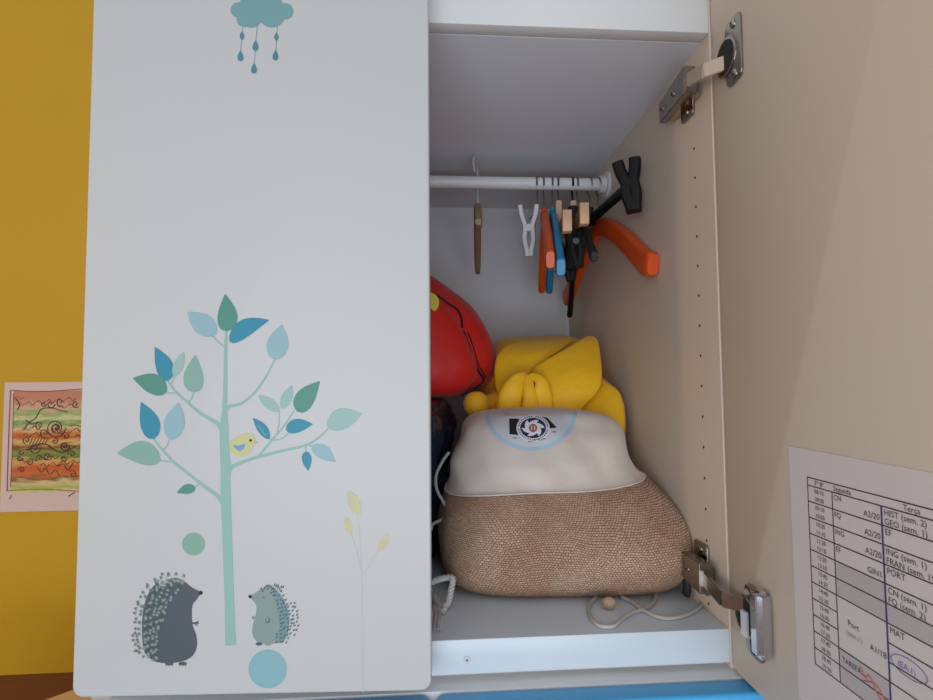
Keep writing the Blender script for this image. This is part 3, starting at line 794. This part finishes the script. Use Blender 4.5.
for x0, y0 in ((513, 438), (528, 441.5), (552.5, 432), (538, 439.8), (532, 440), (542, 438.8)):
    for j in range(3): draped(mb, bvh, quad((x0+j*1.3, y0), (x0+j*1.3+.9, y0), (x0+j*1.3+.9, y0+1), (x0+j*1.3, y0+1)), 1, 1, BLKI, 0.0012)
mb.recalc = False
mb.build('printed_logo', canvas, smooth=False)
# hem line
mb = MB(); P = []
for k in range(int(nu*0.5), nu+1):
    p = VC[(iseam-1)*nu + k % nu]; P.append(p+Vector((0, -0.0005, 0)))
tube(mb, P, 0.0009, CRM, 6); mb.build('hem', canvas)
# cord lying on the shelf, knot, black strap end
def FP(px, py, r=0.002): return at_plane(px, py, (0, 0, F+r+0.0003), (0, 0, 1))
CORD = mat('white_cord', (188, 182, 174), 0.8, bump=0.5, bscale=900)
mb = MB()
for P in ([(596, 597), (589, 607), (592, 619), (601, 626), (613, 626), (622, 619), (634, 612), (645, 609), (654, 602), (656, 593)],
          [(622, 597), (632, 602), (645, 611), (662, 618), (680, 617), (694, 611), (701, 604), (699, 594)]):
    pts = catmull([FP(*p) for p in P], 6)
    for i_, q in enumerate(pts): q.z += 0.0
    tube(mb, pts, 0.0021, CORD, 10)
o = mb.build('drawstring', jb)
mb = MB(); q = FP(609, 603, 0.006); ball(mb, q, 0.0066, mat('cord_knot', (190, 160, 132), .8, bump=.4, bscale=600), sc=(1.15, 1, .95)); mb.build('cord_knot', o)
mb = MB(); q = atI(684, 538, 0.10)
P = [atI(683, 545, 0.085), atI(686, 556, 0.078), atI(690, 570, 0.074), atI(693, 588, 0.074), atI(694, 594, 0.076)]
for p in P: p.x = min(p.x, R-0.008)
tube(mb, catmull(P, 5), 0.0055, mat('black_strap', (26, 28, 36), .6), 12, ref=(1, 0, 0), r2=0.004); mb.build('strap_end', jb)

# ---- yellow bag behind
YEL = mat('yellow_nylon', (252, 190, 2), 0.6, bump=0.5, bscale=38, bd=0.006, var=0.04, vscale=12, sheen=0.2)
yb_ = thing('cloth_bag', 'crumpled bright yellow fabric bag folded behind the burlap bag', 'bag', (0.2, 0.45, F))
rings = [(F+.0008, .085, .268, .345, .60), (F+.02, .075, .280, .335, .62), (F+.10, .070, .283, .335, .62), (F+.19, .075, .283, .335, .62), (F+.25, .085, .281, .345, .615), (F+.285, .10, .275, .37, .60), (F+.31, .115, .262, .41, .58), (F+.318, .14, .24, .45, .55)]
V, nr, nu = soft(rings, nu=90, nv=42, e=3.0, amp=0.010, freq=9, seed=8.1)
for p in V: p.x = min(p.x, R-0.003); p.z = max(p.z, F+0.0008); p.y = min(p.y, B-0.004)
mb = MB(); mb.add(V, soft_faces(0, nr-1, nu)+[list(range(nu))[::-1], [(nr-1)*nu+k for k in range(nu)]], YEL); mb.build('bag_body', yb_)
def patch(pts, faces, name, parent, M, thick=0.004, sub=1, crease=()):
    bm = bmesh.new(); vs = [bm.verts.new(atI(*p)) for p in pts]
    for f in faces: bm.faces.new([vs[i] for i in f])
    me = bpy.data.meshes.new(name); off = world_loc(parent)
    bm.normal_update()
    for v in bm.verts: v.co -= off
    bm.to_mesh(me); bm.free(); me.materials.append(M)
    o = bpy.data.objects.new(name, me); COL.objects.link(o); o.parent = parent
    s = o.modifiers.new('thick', 'SOLIDIFY'); s.thickness = thick; s.offset = 0
    s = o.modifiers.new('sub', 'SUBSURF'); s.levels = sub; s.render_levels = sub
    for p in me.polygons: p.use_smooth = True
    return o
# rear top layer
patch([(492, 372, .335), (497, 349, .35), (512, 342, .37), (535, 340, .40), (560, 338, .40), (580, 336, .40), (560, 352, .335), (530, 371, .325), (510, 362, .325), (515, 395, .31), (497, 400, .32), (500, 430, .32), (540, 430, .31), (520, 350, .345)],
      [(0, 1, 8), (1, 2, 13, 8), (2, 3, 4, 13), (4, 5, 6, 13), (13, 6, 7, 8), (0, 8, 9, 10), (8, 7, 12, 9), (10, 9, 12, 11)], 'rear_fold', yb_, YEL, .006, 2)
# right lobe
patch([(598, 365, .33), (606, 380, .30), (618, 388, .28), (627, 402, .265), (627.5, 432, .26), (626, 450, .27), (590, 450, .27), (560, 440, .28), (570, 410, .29), (600, 410, .262), (605, 432, .255)],
      [(0, 1, 9, 8), (1, 2, 3, 9), (3, 4, 10, 9), (4, 5, 6, 10), (9, 10, 6, 7, 8)], 'right_fold', yb_, YEL, .006)
# big diagonal flap
patch([(523, 373, .312), (545, 359, .308), (575, 342, .325), (586, 335, .35), (598, 335, .345), (601, 350, .315), (604, 374, .285), (603, 388, .275), (585, 406, .272), (568, 424, .27), (550, 425, .27), (541, 405, .272), (548, 385, .285), (575, 370, .275), (575, 392, .268)],
      [(0, 1, 12), (1, 2, 13, 12), (2, 3, 4, 5), (2, 5, 6, 13), (6, 7, 14, 13), (7, 8, 14), (8, 9, 10, 14), (12, 13, 14, 11), (14, 10, 11)], 'front_flap', yb_, YEL, .005, 2)
# cloth gathered at a knot, falling in a fan of folds
for P, r0, r1, fl in (([(527, 374, .277), (518, 381, .268), (511, 396, .268), (509, 424, .280)], .003, .021, 1.0),
                  ([(529, 375, .272), (529, 390, .262), (531, 406, .262), (531, 424, .268)], .003, .015, .9),
                  ([(530, 375, .274), (540, 381, .266), (543, 396, .264), (546, 424, .268)], .003, .015, .9)):
    mb = MB(); pts = catmull([atI(*p) for p in P], 7); n_p = len(pts)
    tube(mb, pts, [r0+(r1-r0)*(k/(n_p-1))**0.7 for k in range(n_p)], YEL, 18, ref=(0, 1, 0), r2=[(r0+(r1-r0)*(k/(n_p-1))**0.7)*.42 for k in range(n_p)])
    for v in mb.v: v += Vector((noise.noise(v*60), noise.noise(v*60+Vector((9, 0, 0))), 0))*0.0015
    mb.build('gathered_fold', yb_)
mb = MB(); c = atI(475.5, 404.5, 0.30); ball(mb, c, 0.0185, YEL, 24, 16, (1, 1, 1.03))
for v in mb.v: v += (v-c)*noise.noise(v*45)*0.12
tube(mb, catmull([c+Vector((0.01, 0.012, -0.004)), atI(488, 408, .33), atI(500, 400, .34)], 5), [.012]*5+[.016]*6, YEL, 16)
tube(mb, catmull([atI(487, 398, .345), atI(492, 412, .335), atI(505, 424, .33)], 5), [.012]*5+[.016]*6, YEL, 16)
mb.build('knotted_corner', yb_)

# ---- dark shiny bag beneath the red one
NV = mat('navy_glossy_plastic', (30, 42, 62), 0.14, bump=0.9, bscale=45, coat=0.5, bd=0.006)
nb = thing('plastic_bag', 'dark navy shiny plastic bag under the red backpack', 'bag', (-0.1, 0.3, F))
ztop = atI(440, 400, .25).z
rings = [(F+.0008, -.235, .010, .20, .50), (F+.015, -.25, .018, .18, .52), (F+.07, -.255, .024, .175, .53), (F+.13, -.255, .026, .185, .53), (F+.18, -.25, .034, .20, .53), (ztop-.012, -.24, .030, .225, .52), (ztop-.002, -.21, .012, .25, .50), (ztop, -.15, -.04, .3, .45)]
V, nr, nu = soft(rings, nu=140, nv=70, e=3.0, amp=0.014, freq=22, seed=1.7, wr=0.002)
for p in V: p.z = max(p.z, F+0.0008)
mb = MB(); mb.add(V, soft_faces(0, nr-1, nu)+[list(range(nu))[::-1], [(nr-1)*nu+k for k in range(nu)]], NV); nbo = mb.build('bag_body', nb)
bvn = BVHTree.FromPolygons(V, soft_faces(0, nr-1, nu))
GC = mat('grey_cord', (150, 152, 155), 0.7, bump=.4, bscale=800)
mb = MB(); P = []
for a in [(449, 452), (442, 462), (436, 476), (437, 490), (444, 503), (447, 511), (442, 519), (433, 524), (431, 530)]:
    p = atI(*a, 0.165); P.append(p)
tube(mb, catmull(P, 6), 0.0019, GC, 8); mb.build('grey_cord', nb); mb = MB()
def twist(mb, P, r, M):
    pts = catmull(P, 10); 
    for k in range(3):
        Q = []
        for i, p in enumerate(pts):
            t = (pts[min(i+1, len(pts)-1)]-pts[max(i-1, 0)]).normalized(); a = Vector((0.3, 0.2, 1)).cross(t).normalized(); b = t.cross(a); ph = i*0.75+k*2.094
            Q.append(p+a*math.cos(ph)*r*.55+b*math.sin(ph)*r*.55)
        tube(mb, Q, r*.62, M, 8)
RC = mat('white_rope', (205, 203, 200), 0.8, bump=.4, bscale=900)
P = [atI(429, 583, .10), atI(440, 579, .095), atI(452, 578, .088), atI(451, 590, .078), atI(448, 603, .070), atI(444, 611, .066)]
for p in P: p.z = max(p.z, F+0.005)
twist(mb, P, 0.0031, RC); mb.build('white_rope', nb); mb = MB()
P = [FP(444, 611, .004), FP(438, 604, .004), FP(434, 596, .004), FP(430, 590, .004)]
twist(mb, P, 0.0031, RC)
random.seed(3)
for k in range(34):
    a = FP(436+random.uniform(-2, 2), 606+random.uniform(-2, 2), .004); b = FP(429+random.uniform(0, 13), 616+random.uniform(0, 14), .001+random.random()*.003)
    tube(mb, catmull([a, (a+b)/2+Vector((random.uniform(-.002, .002), 0, .004)), b], 4), 0.0006, RC, 5)
mb.build('rope_tassel', nb)

# ---- red backpack
RED = mat('red_nylon', (214, 30, 26), 0.5, bump=0.4, bscale=24, bd=0.005, var=.06, vscale=15, sheen=.1)
DRK = mat('black_zip_tape', (40, 14, 18), 0.7)
rb = thing('backpack', 'round red fabric backpack with dark zipper and yellow badge', 'backpack', (-0.07, 0.42, ztop))
zb = ztop-0.001
Xr = lambda px: atI(px, 340, .42).x
rings = [(zb+.000, -.18, .03, .33, .53), (zb+.004, -.21, .055, .31, .545), (zb+.022, -.225, Xr(487), .30, .55), (zb+.045, -.235, Xr(494), .296, .55), (zb+.075, -.235, Xr(493.5), .296, .55), (zb+.105, -.225, Xr(487), .302, .55), (zb+.14, -.205, Xr(474), .315, .545), (zb+.17, -.18, Xr(457), .335, .535), (zb+.193, -.145, Xr(438), .36, .52), (zb+.205, -.10, -.03, .39, .50)]
V, nr, nu = soft(rings, nu=140, nv=72, e=2.7, amp=0.004, freq=16, seed=5.0)
mb = MB(); mb.add(V, soft_faces(0, nr-1, nu)+[list(range(nu))[::-1], [(nr-1)*nu+k for k in range(nu)]], RED); rbo = mb.build('bag_body', rb)
bvr = BVHTree.FromPolygons(V, soft_faces(0, nr-1, nu))
# raised front pocket lobe
V2, nr2, nu2 = soft([(zb+.002, -.16, .028, .315, .40), (zb+.012, -.185, .052, .285, .40), (zb+.04, -.20, Xr(473), .272, .40), (zb+.075, -.20, Xr(467), .270, .40), (zb+.11, -.185, Xr(457), .276, .40), (zb+.14, -.16, Xr(445), .290, .40), (zb+.158, -.12, -.02, .315, .40)], nu=110, nv=54, e=2.6, amp=.003, freq=16, seed=9)
mb = MB(); mb.add(V2, soft_faces(0, nr2-1, nu2)+[list(range(nu2))[::-1], [(nr2-1)*nu2+k for k in range(nu2)]], RED); pk = mb.build('front_pocket', rb)
bvp = BVHTree.FromPolygons(V2, soft_faces(0, nr2-1, nu2))
def line_on(bvs, pts, r, M, mb):
    P = [Vector((x, y, 0)) for x, y in pts]; P = catmull(P, 6); Q = []
    for p in P:
        c = [pj(b, p.x, p.y, 0.0008) for b in bvs]; c = [q for q in c if q is not None]
        if c: Q.append(min(c, key=lambda q: (q-CAMP).length))
    if len(Q) > 1: tube(mb, Q, r, M, 8)
mb = MB()
line_on([bvr], [(463, 331), (469, 347), (473, 360), (478, 371), (483, 379), (480, 384), (474, 388)], 0.0020, DRK, mb)
line_on([bvr], [(468, 333), (474, 350), (478, 364), (485, 377)], 0.0010, DRK, mb)
mb.build('zipper', rb)
mb = MB(); line_on([bvr, bvp], [(431, 294), (439, 297), (448, 304), (457, 310), (461, 318), (462, 328)], 0.0018, DRK, mb); mb.build('seam_piping', rb)
qq = [pj(b, 428, 303, 0.0) for b in (bvr, bvp)]; qq = min([q for q in qq if q is not None], key=lambda q: (q-CAMP).length)
mb = MB(); tube(mb, [qq+Vector((0, 0.004, 0)), qq+Vector((0.001, -0.003, 0.0005)), qq+Vector((0.001, -0.0038, 0.0005))], [0.0155, 0.0155, 0.0145], mat('badge_yellow', (222, 200, 60), .5), 32); mb.build('yellow_badge', rb)

# ------------------------------------------------------------------ timetable sheet on the open door
PAP = mat('printer_paper', (218, 207, 200), 0.75, bump=.05, bscale=60); INK = mat('printed_ink', (60, 52, 58), .7); GRYC = mat('shaded_cell', (192, 182, 178), .75); TXT = mat('printed_text_grey', (92, 84, 90), .7)
BINK = mat('blue_pen', (110, 118, 176), .6); RINK = mat('red_pen', (196, 110, 100), .6)
tt = MB()
def G(u, z, d): return DF(u, z, d)
uL, zT = to_uz(dplane(808.3, 477)); zE = to_uz(dplane(813, 661))[1]
row = (zT-zE)/11.5
def lvl(k): return zT if k == 0 else zT-row*(k-0.5)
U0, U1, U2 = uL, to_uz(dplane(836, 560))[0], to_uz(dplane(885, 560))[0]; U3 = U2+(U2-U1)
pu0, pz1 = to_uz(dplane(789, 446)); pu1 = pu0+0.168; pz0 = zE-0.036
print('TT', U0, U1, U2, U3, pu0, pu1, row)
def quadG(u0, u1, z0, z1, d, M): tt.add([G(u0, z0, d), G(u1, z0, d), G(u1, z1, d), G(u0, z1, d)], [[0, 1, 2, 3]], M)
# sheet with thickness, cut at the door's free edge side it fully fits
box_v = [G(u, z, d) for d in (0.0002, 0.0005) for u, z in ((pu0, pz0), (pu1, pz0), (pu1, pz1), (pu0, pz1))]
tt.add(box_v, [[0, 1, 2, 3], [7, 6, 5, 4], [0, 4, 5, 1], [1, 5, 6, 2], [2, 6, 7, 3], [3, 7, 4, 0]], PAP)
UE = pu1-0.004
def hline(u0, u1, z, w_=0.0008): quadG(u0, u1, z-w_/2, z+w_/2, 0.0008, INK)
def vline(u, z0, z1, w_=0.0008, M=INK): quadG(u-w_/2, u+w_/2, z0, z1, 0.00085, M)
for k in range(13):
    hline(U0, U1, lvl(k))
for k in (0, 1, 2, 3, 4, 5, 6, 7, 10, 11, 12): hline(U1, U2, lvl(k))
for k in (0, 1, 2, 3, 4, 5, 6, 7, 8, 9, 10, 12): hline(U2, UE, lvl(k))
vline(U0, lvl(12), lvl(0)); vline(U1, lvl(12), lvl(1)); vline(U2, lvl(11), lvl(1), 0.0013, mat('violet_ink', (66, 54, 110), .7)); vline(U3, lvl(12), lvl(1)); vline(UE, lvl(12), lvl(0))
quadG(U1, U2, lvl(6), lvl(5), 0.0006, GRYC); quadG(U1, U2, lvl(7), lvl(6), 0.0006, GRYC); quadG(U1, U2, lvl(12), lvl(10), 0.0006, GRYC); quadG(U2, U3, lvl(7), lvl(6), 0.0006, GRYC)
def text(s, u, z, size, M, rot=0.0, align='LEFT'):
    cu = bpy.data.curves.new('txt', 'FONT'); cu.body = s; cu.size = size; cu.align_x = align; cu.resolution_u = 2
    ob = bpy.data.objects.new('txt', cu); COL.objects.link(ob)
    dg = bpy.context.evaluated_depsgraph_get(); me = ob.evaluated_get(dg).to_mesh()
    c, s_ = math.cos(rot), math.sin(rot)
    vs = [G(u+v.co.x*c-v.co.y*s_, z+v.co.x*s_+v.co.y*c, 0.0009) for v in me.vertices]
    tt.add(vs, [list(p.vertices) for p in me.polygons], M)
    ob.evaluated_get(dg).to_mesh_clear(); bpy.data.objects.remove(ob); bpy.data.curves.remove(cu)
text('7º 8º', U0+.008, lvl(1)+.0012, .0050, INK)
text('Segunda', U1+.0015, lvl(1)+.0012, .0052, TXT); text('Terça', U2+.017, lvl(1)+.0012, .0052, TXT); text('Quarta', U3+.012, lvl(1)+.0012, .0052, TXT)
tms = ['08:10', '09:00', '09:10', '10:00', '10:20', '11:10', '11:20', '12:10', '12:20', '13:10', '13:40', '14:30', '14:40', '15:30', '15:40', '16:30', '16:40', '17:30', '17:40', '18:30', '18:40', '19:30']
for k in range(11):
    M_ = INK if k in (9,) else TXT
    text(tms[2*k], U0+.0075, lvl(k+1)-.0048, .0046, M_); text(tms[2*k+1], U0+.0075, lvl(k+1)-.0104, .0046, M_)
for k, (a, b) in enumerate([('CN', 'A2/20'), ('FQ', 'A2/20'), ('ING', 'A2/20'), ('EF', 'GIN1')]):
    text(a, U1+.0015, lvl(k+1)-.0050, .0052, TXT); text(b, U2-.0015, lvl(k+1)-.0095, .0056, TXT, align='RIGHT')
text('Port', U1+.010, lvl(8)-.0045, .0058, TXT); text('(sem.1)', U1+.008, lvl(8)-.0110, .0050, mat('faint_text', (160, 152, 154), .7)); text('A1/18', U2-.0015, lvl(9)+.0005, .0056, TXT, align='RIGHT')
for k, L in enumerate([('HIST (sem. 2)', 'GEO (sem. 1)'), ('EF',), ('ING (sem. 1)', 'FRAN (sem. 1)'), ('PORT',), ('CN (sem. 1)', 'FQ (sem. 2)'), (), ('MAT',)]):
    for j, s in enumerate(L): text(s, U2+.002, lvl(k+1)-.0052-.0056*j, .0056, TXT)
text('(EA:1)', U2+.007, lvl(9)+.0015, .0052, BINK); text('MAT', U3+.003, lvl(2)-.006, .0056, TXT); text('PORT', U3+.003, lvl(4)-.006, .0056, TXT)
el = [(U2+.015+.013*math.cos(a), lvl(9)+.0035+.0055*math.sin(a)) for a in [k*math.pi/12 for k in range(25)]]
for (a, b), (c, d) in zip(el, el[1:]):
    tube(tt, [G(a, b, .0009), G(c, d, .0009)], .00025, BINK, 4)
def scribble(pts, M, r=.0004):
    tube(tt, catmull([G(u, z, .0010) for u, z in pts], 5), r, M, 5)
zz = lvl(9)+.004
scribble([(U2+.034, zz), (U2+.037, zz+.003), (U2+.038, zz-.003), (U2+.042, zz+.002), (U2+.045, zz-.002), (U2+.048, zz+.001)], RINK, .0006)
zz = lvl(11)
scribble([(U1+.020, zz+.009), (U1+.024, zz+.004), (U1+.028, zz+.007), (U1+.034, zz-.001), (U1+.040, zz-.004)], RINK); scribble([(U1+.022, zz+.001), (U1+.034, zz+.004), (U1+.044, zz-.006)], RINK)
text('TAREFAS', U1+.003, lvl(11)+.004, .0050, TXT)
tt.recalc = False
o = tt.build('timetable', smooth=False); tag(o, 'white printed school timetable sheet on the open door\'s inner face', 'paper')

# ------------------------------------------------------------------ drawing on the yellow wall
def stripe_mat():
    M = bpy.data.materials.new('crayon_stripes'); M.use_nodes = True
    nt = M.node_tree; b = nt.nodes['Principled BSDF']; b.inputs['Roughness'].default_value = .8
    tc = nt.nodes.new('ShaderNodeTexCoord'); sx = nt.nodes.new('ShaderNodeSeparateXYZ')
    n = nt.nodes.new('ShaderNodeTexNoise'); n.inputs['Scale'].default_value = 30; n.inputs['Detail'].default_value = 8
    mp = nt.nodes.new('ShaderNodeMapping'); mp.inputs['Scale'].default_value = (1, 1, 4)
    nt.links.new(tc.outputs['Object'], mp.inputs[0]); nt.links.new(mp.outputs[0], n.inputs['Vector'])
    nt.links.new(tc.outputs['Object'], sx.inputs[0])
    m1 = nt.nodes.new('ShaderNodeMath'); m1.operation = 'MULTIPLY_ADD'; m1.inputs[1].default_value = 1/0.215; 
    nt.links.new(sx.outputs['Z'], m1.inputs[0])
    m2 = nt.nodes.new('ShaderNodeMath'); m2.operation = 'MULTIPLY_ADD'; m2.inputs[1].default_value = 0.16; m2.inputs[2].default_value = -0.08
    nt.links.new(n.outputs['Fac'], m2.inputs[0]); nt.links.new(m2.outputs[0], m1.inputs[2])
    r = nt.nodes.new('ShaderNodeValToRGB'); cr = r.color_ramp
    stops = [(0, (206, 104, 60)), (.05, (214, 120, 66)), (.09, (226, 190, 150)), (.13, (196, 190, 96)), (.17, (226, 214, 150)), (.21, (176, 186, 90)), (.25, (226, 200, 140)), (.29, (140, 100, 56)), (.33, (216, 120, 60)), (.39, (206, 96, 48)), (.45, (226, 176, 100)), (.49, (108, 136, 60)), (.53, (150, 150, 70)), (.57, (130, 80, 46)), (.61, (228, 186, 110)), (.66, (196, 92, 44)), (.70, (222, 140, 70)), (.74, (228, 200, 150)), (.79, (128, 164, 84)), (.83, (220, 214, 160)), (.87, (156, 180, 100)), (.92, (222, 180, 150)), (1, (206, 140, 110))]
    cr.elements[0].position = stops[0][0]; cr.elements[0].color = (*lin(stops[0][1]), 1)
    cr.elements[1].position = stops[-1][0]; cr.elements[1].color = (*lin(stops[-1][1]), 1)
    for p, c in stops[1:-1]:
        e = cr.elements.new(p); e.color = (*lin(c), 1)
    nt.links.new(m1.outputs[0], r.inputs['Fac']); nt.links.new(r.outputs['Color'], b.inputs['Base Color'])
    return M
WY -= 0.0005
def WP(px, py, d=0.0): p = at(px, py, WY); return Vector((p.x, WY-d, p.z))
a = WP(5, 382.5); b_ = WP(78, 382.5); c = WP(4.5, 512)
x0 = a.x; x1 = x0+0.21; z1 = a.z; z0 = c.z
dr = MB(); box(dr, (x0, WY-0.0006, z0), (x1, WY-0.0001, z1), mat('drawing_paper', (226, 200, 186), .8))
i0 = WP(12.5, 440).x
iz1 = WP(12, 391).z; iz0 = WP(12, 493).z
dr.recalc = True
do = dr.build('drawing', smooth=False); tag(do, 'striped orange and green drawing on paper stuck to yellow wall', 'drawing')
pm = MB(); pm.add([(i0, WY-.0009, iz0), (x1-.008, WY-.0009, iz0), (x1-.008, WY-.0009, iz1), (i0, WY-.0009, iz1)], [[0, 1, 2, 3]], stripe_mat()); pm.recalc = False
po = pm.build('picture', do, smooth=False)
for v in po.data.vertices: pass
off = world_loc(do)
LN = mat('drawing_line', (96, 66, 56), .8); LN2 = mat('drawing_border', (170, 96, 88), .8)
lm = MB()
def wl(pts, r=.0009, M=LN, n=6): tube(lm, catmull([WP(x, y, .0014) for x, y in pts], n), r, M, 5)
def sp(cx, cy, r0, turns, ph=0, r=.0009):
    wl([(cx+(r0*(1-k/(turns*10)))*math.cos(ph+k*.628), cy+(r0*(1-k/(turns*10)))*math.sin(ph+k*.628)) for k in range(int(turns*10))], r, LN, 2)
sp(56, 428, 10, 2.5); sp(57, 428, 5, 1.5, 2, .0013); sp(51, 404, 4.5, 1.2); sp(61, 402, 5, 1.2, 1); sp(20, 458, 3.5, 1.1); sp(21, 452, 3, 1); sp(48, 456, 4.5, 1.6); sp(64, 458, 3.5, 1.3); sp(65, 446, 5, 1.8, 0, .0013); sp(35, 448, 6, 1.6)
wl([(24, 430), (30, 422), (36, 418), (42, 409), (52, 408), (60, 410), (68, 412)]); wl([(28, 450), (36, 445), (46, 444), (55, 450), (64, 452), (76, 446)], .0013); wl([(70, 426), (76, 425), (82, 427)]); wl([(38, 468), (42, 472), (46, 468), (50, 474), (56, 470), (60, 476)], .0006)
for cx_, cy_, r_ in ((40, 425, 4), (45, 433, 5.5), (66, 436, 4.5), (72, 454, 4), (30, 462, 3.5), (40, 458, 4), (55, 441, 3.5), (76, 404, 4), (44, 404, 3), (27, 440, 4), (73, 474, 4), (22, 470, 3.5)): sp(cx_, cy_, r_, 1.4, cx_, .0008)
for k in range(26):
    x_ = 15+(k*17.3) % 62; y_ = 398+(k*29.7) % 88; wl([(x_, y_), (x_+3, y_-2), (x_+6, y_+1.5), (x_+9, y_-1)], .0005+.0003*(k % 2), LN if k % 3 else LN2, 3)
for k in range(6): wl([(30+k*3, 444), (33+k*3.2, 438)], .0006)
wl([(16, 398), (20, 404), (18, 410)]); wl([(58, 466), (64, 464), (68, 470), (74, 462)]); wl([(26, 420), (32, 424), (38, 422)])
wl([(11, 390), (40, 391.5), (82, 389)], .0008, LN2); wl([(11, 390), (9, 440), (7.5, 491)], .0008, LN2); wl([(7, 490.5), (40, 489), (80, 491)], .0008, LN2); wl([(14, 393), (13, 440), (11, 487)], .0006, LN2)
wl([(10, 499), (12, 495)], .0006); wl([(69, 496), (75, 492)], .0009)
lo_ = lm.build('pen_lines', po)

# ------------------------------------------------------------------ pale wooden box on the floor
PW = mat('pale_birch', (226, 180, 116), 0.55, var=.1, vscale=9)
tz = FLZ+0.14
qa = at_plane(42, 700, (0, 0, tz), (0, 0, 1)); qb = at_plane(75, 688, (0, 0, tz), (0, 0, 1))
P1 = qa.to_2d(); e1 = (qb-qa).to_2d().normalized(); n1 = Vector((e1.y, -e1.x))
print('BOX', qa, qb)
cor = P1+e1*0.065
def wx(a, b, z): p = cor - e1*a + n1*b; return Vector((p.x, p.y, z))
mb = MB()
bm = bmesh.new(); vs = [bm.verts.new(wx(a, b, z)) for z in (FLZ, tz) for a, b in ((0, 0), (.26, 0), (.26, .13), (0, .13))]
for f in ((0, 1, 2, 3), (7, 6, 5, 4), (0, 4, 5, 1), (1, 5, 6, 2), (2, 6, 7, 3), (3, 7, 4, 0)): bm.faces.new([vs[i] for i in f])
bmesh.ops.recalc_face_normals(bm, faces=bm.faces); bmesh.ops.bevel(bm, geom=bm.edges[:], offset=.003, segments=3, affect='EDGES')
mb.addbm(bm, PW); o = mb.build('wooden_box'); tag(o, 'pale wooden box corner on the dark floor left of the blue front', 'box')
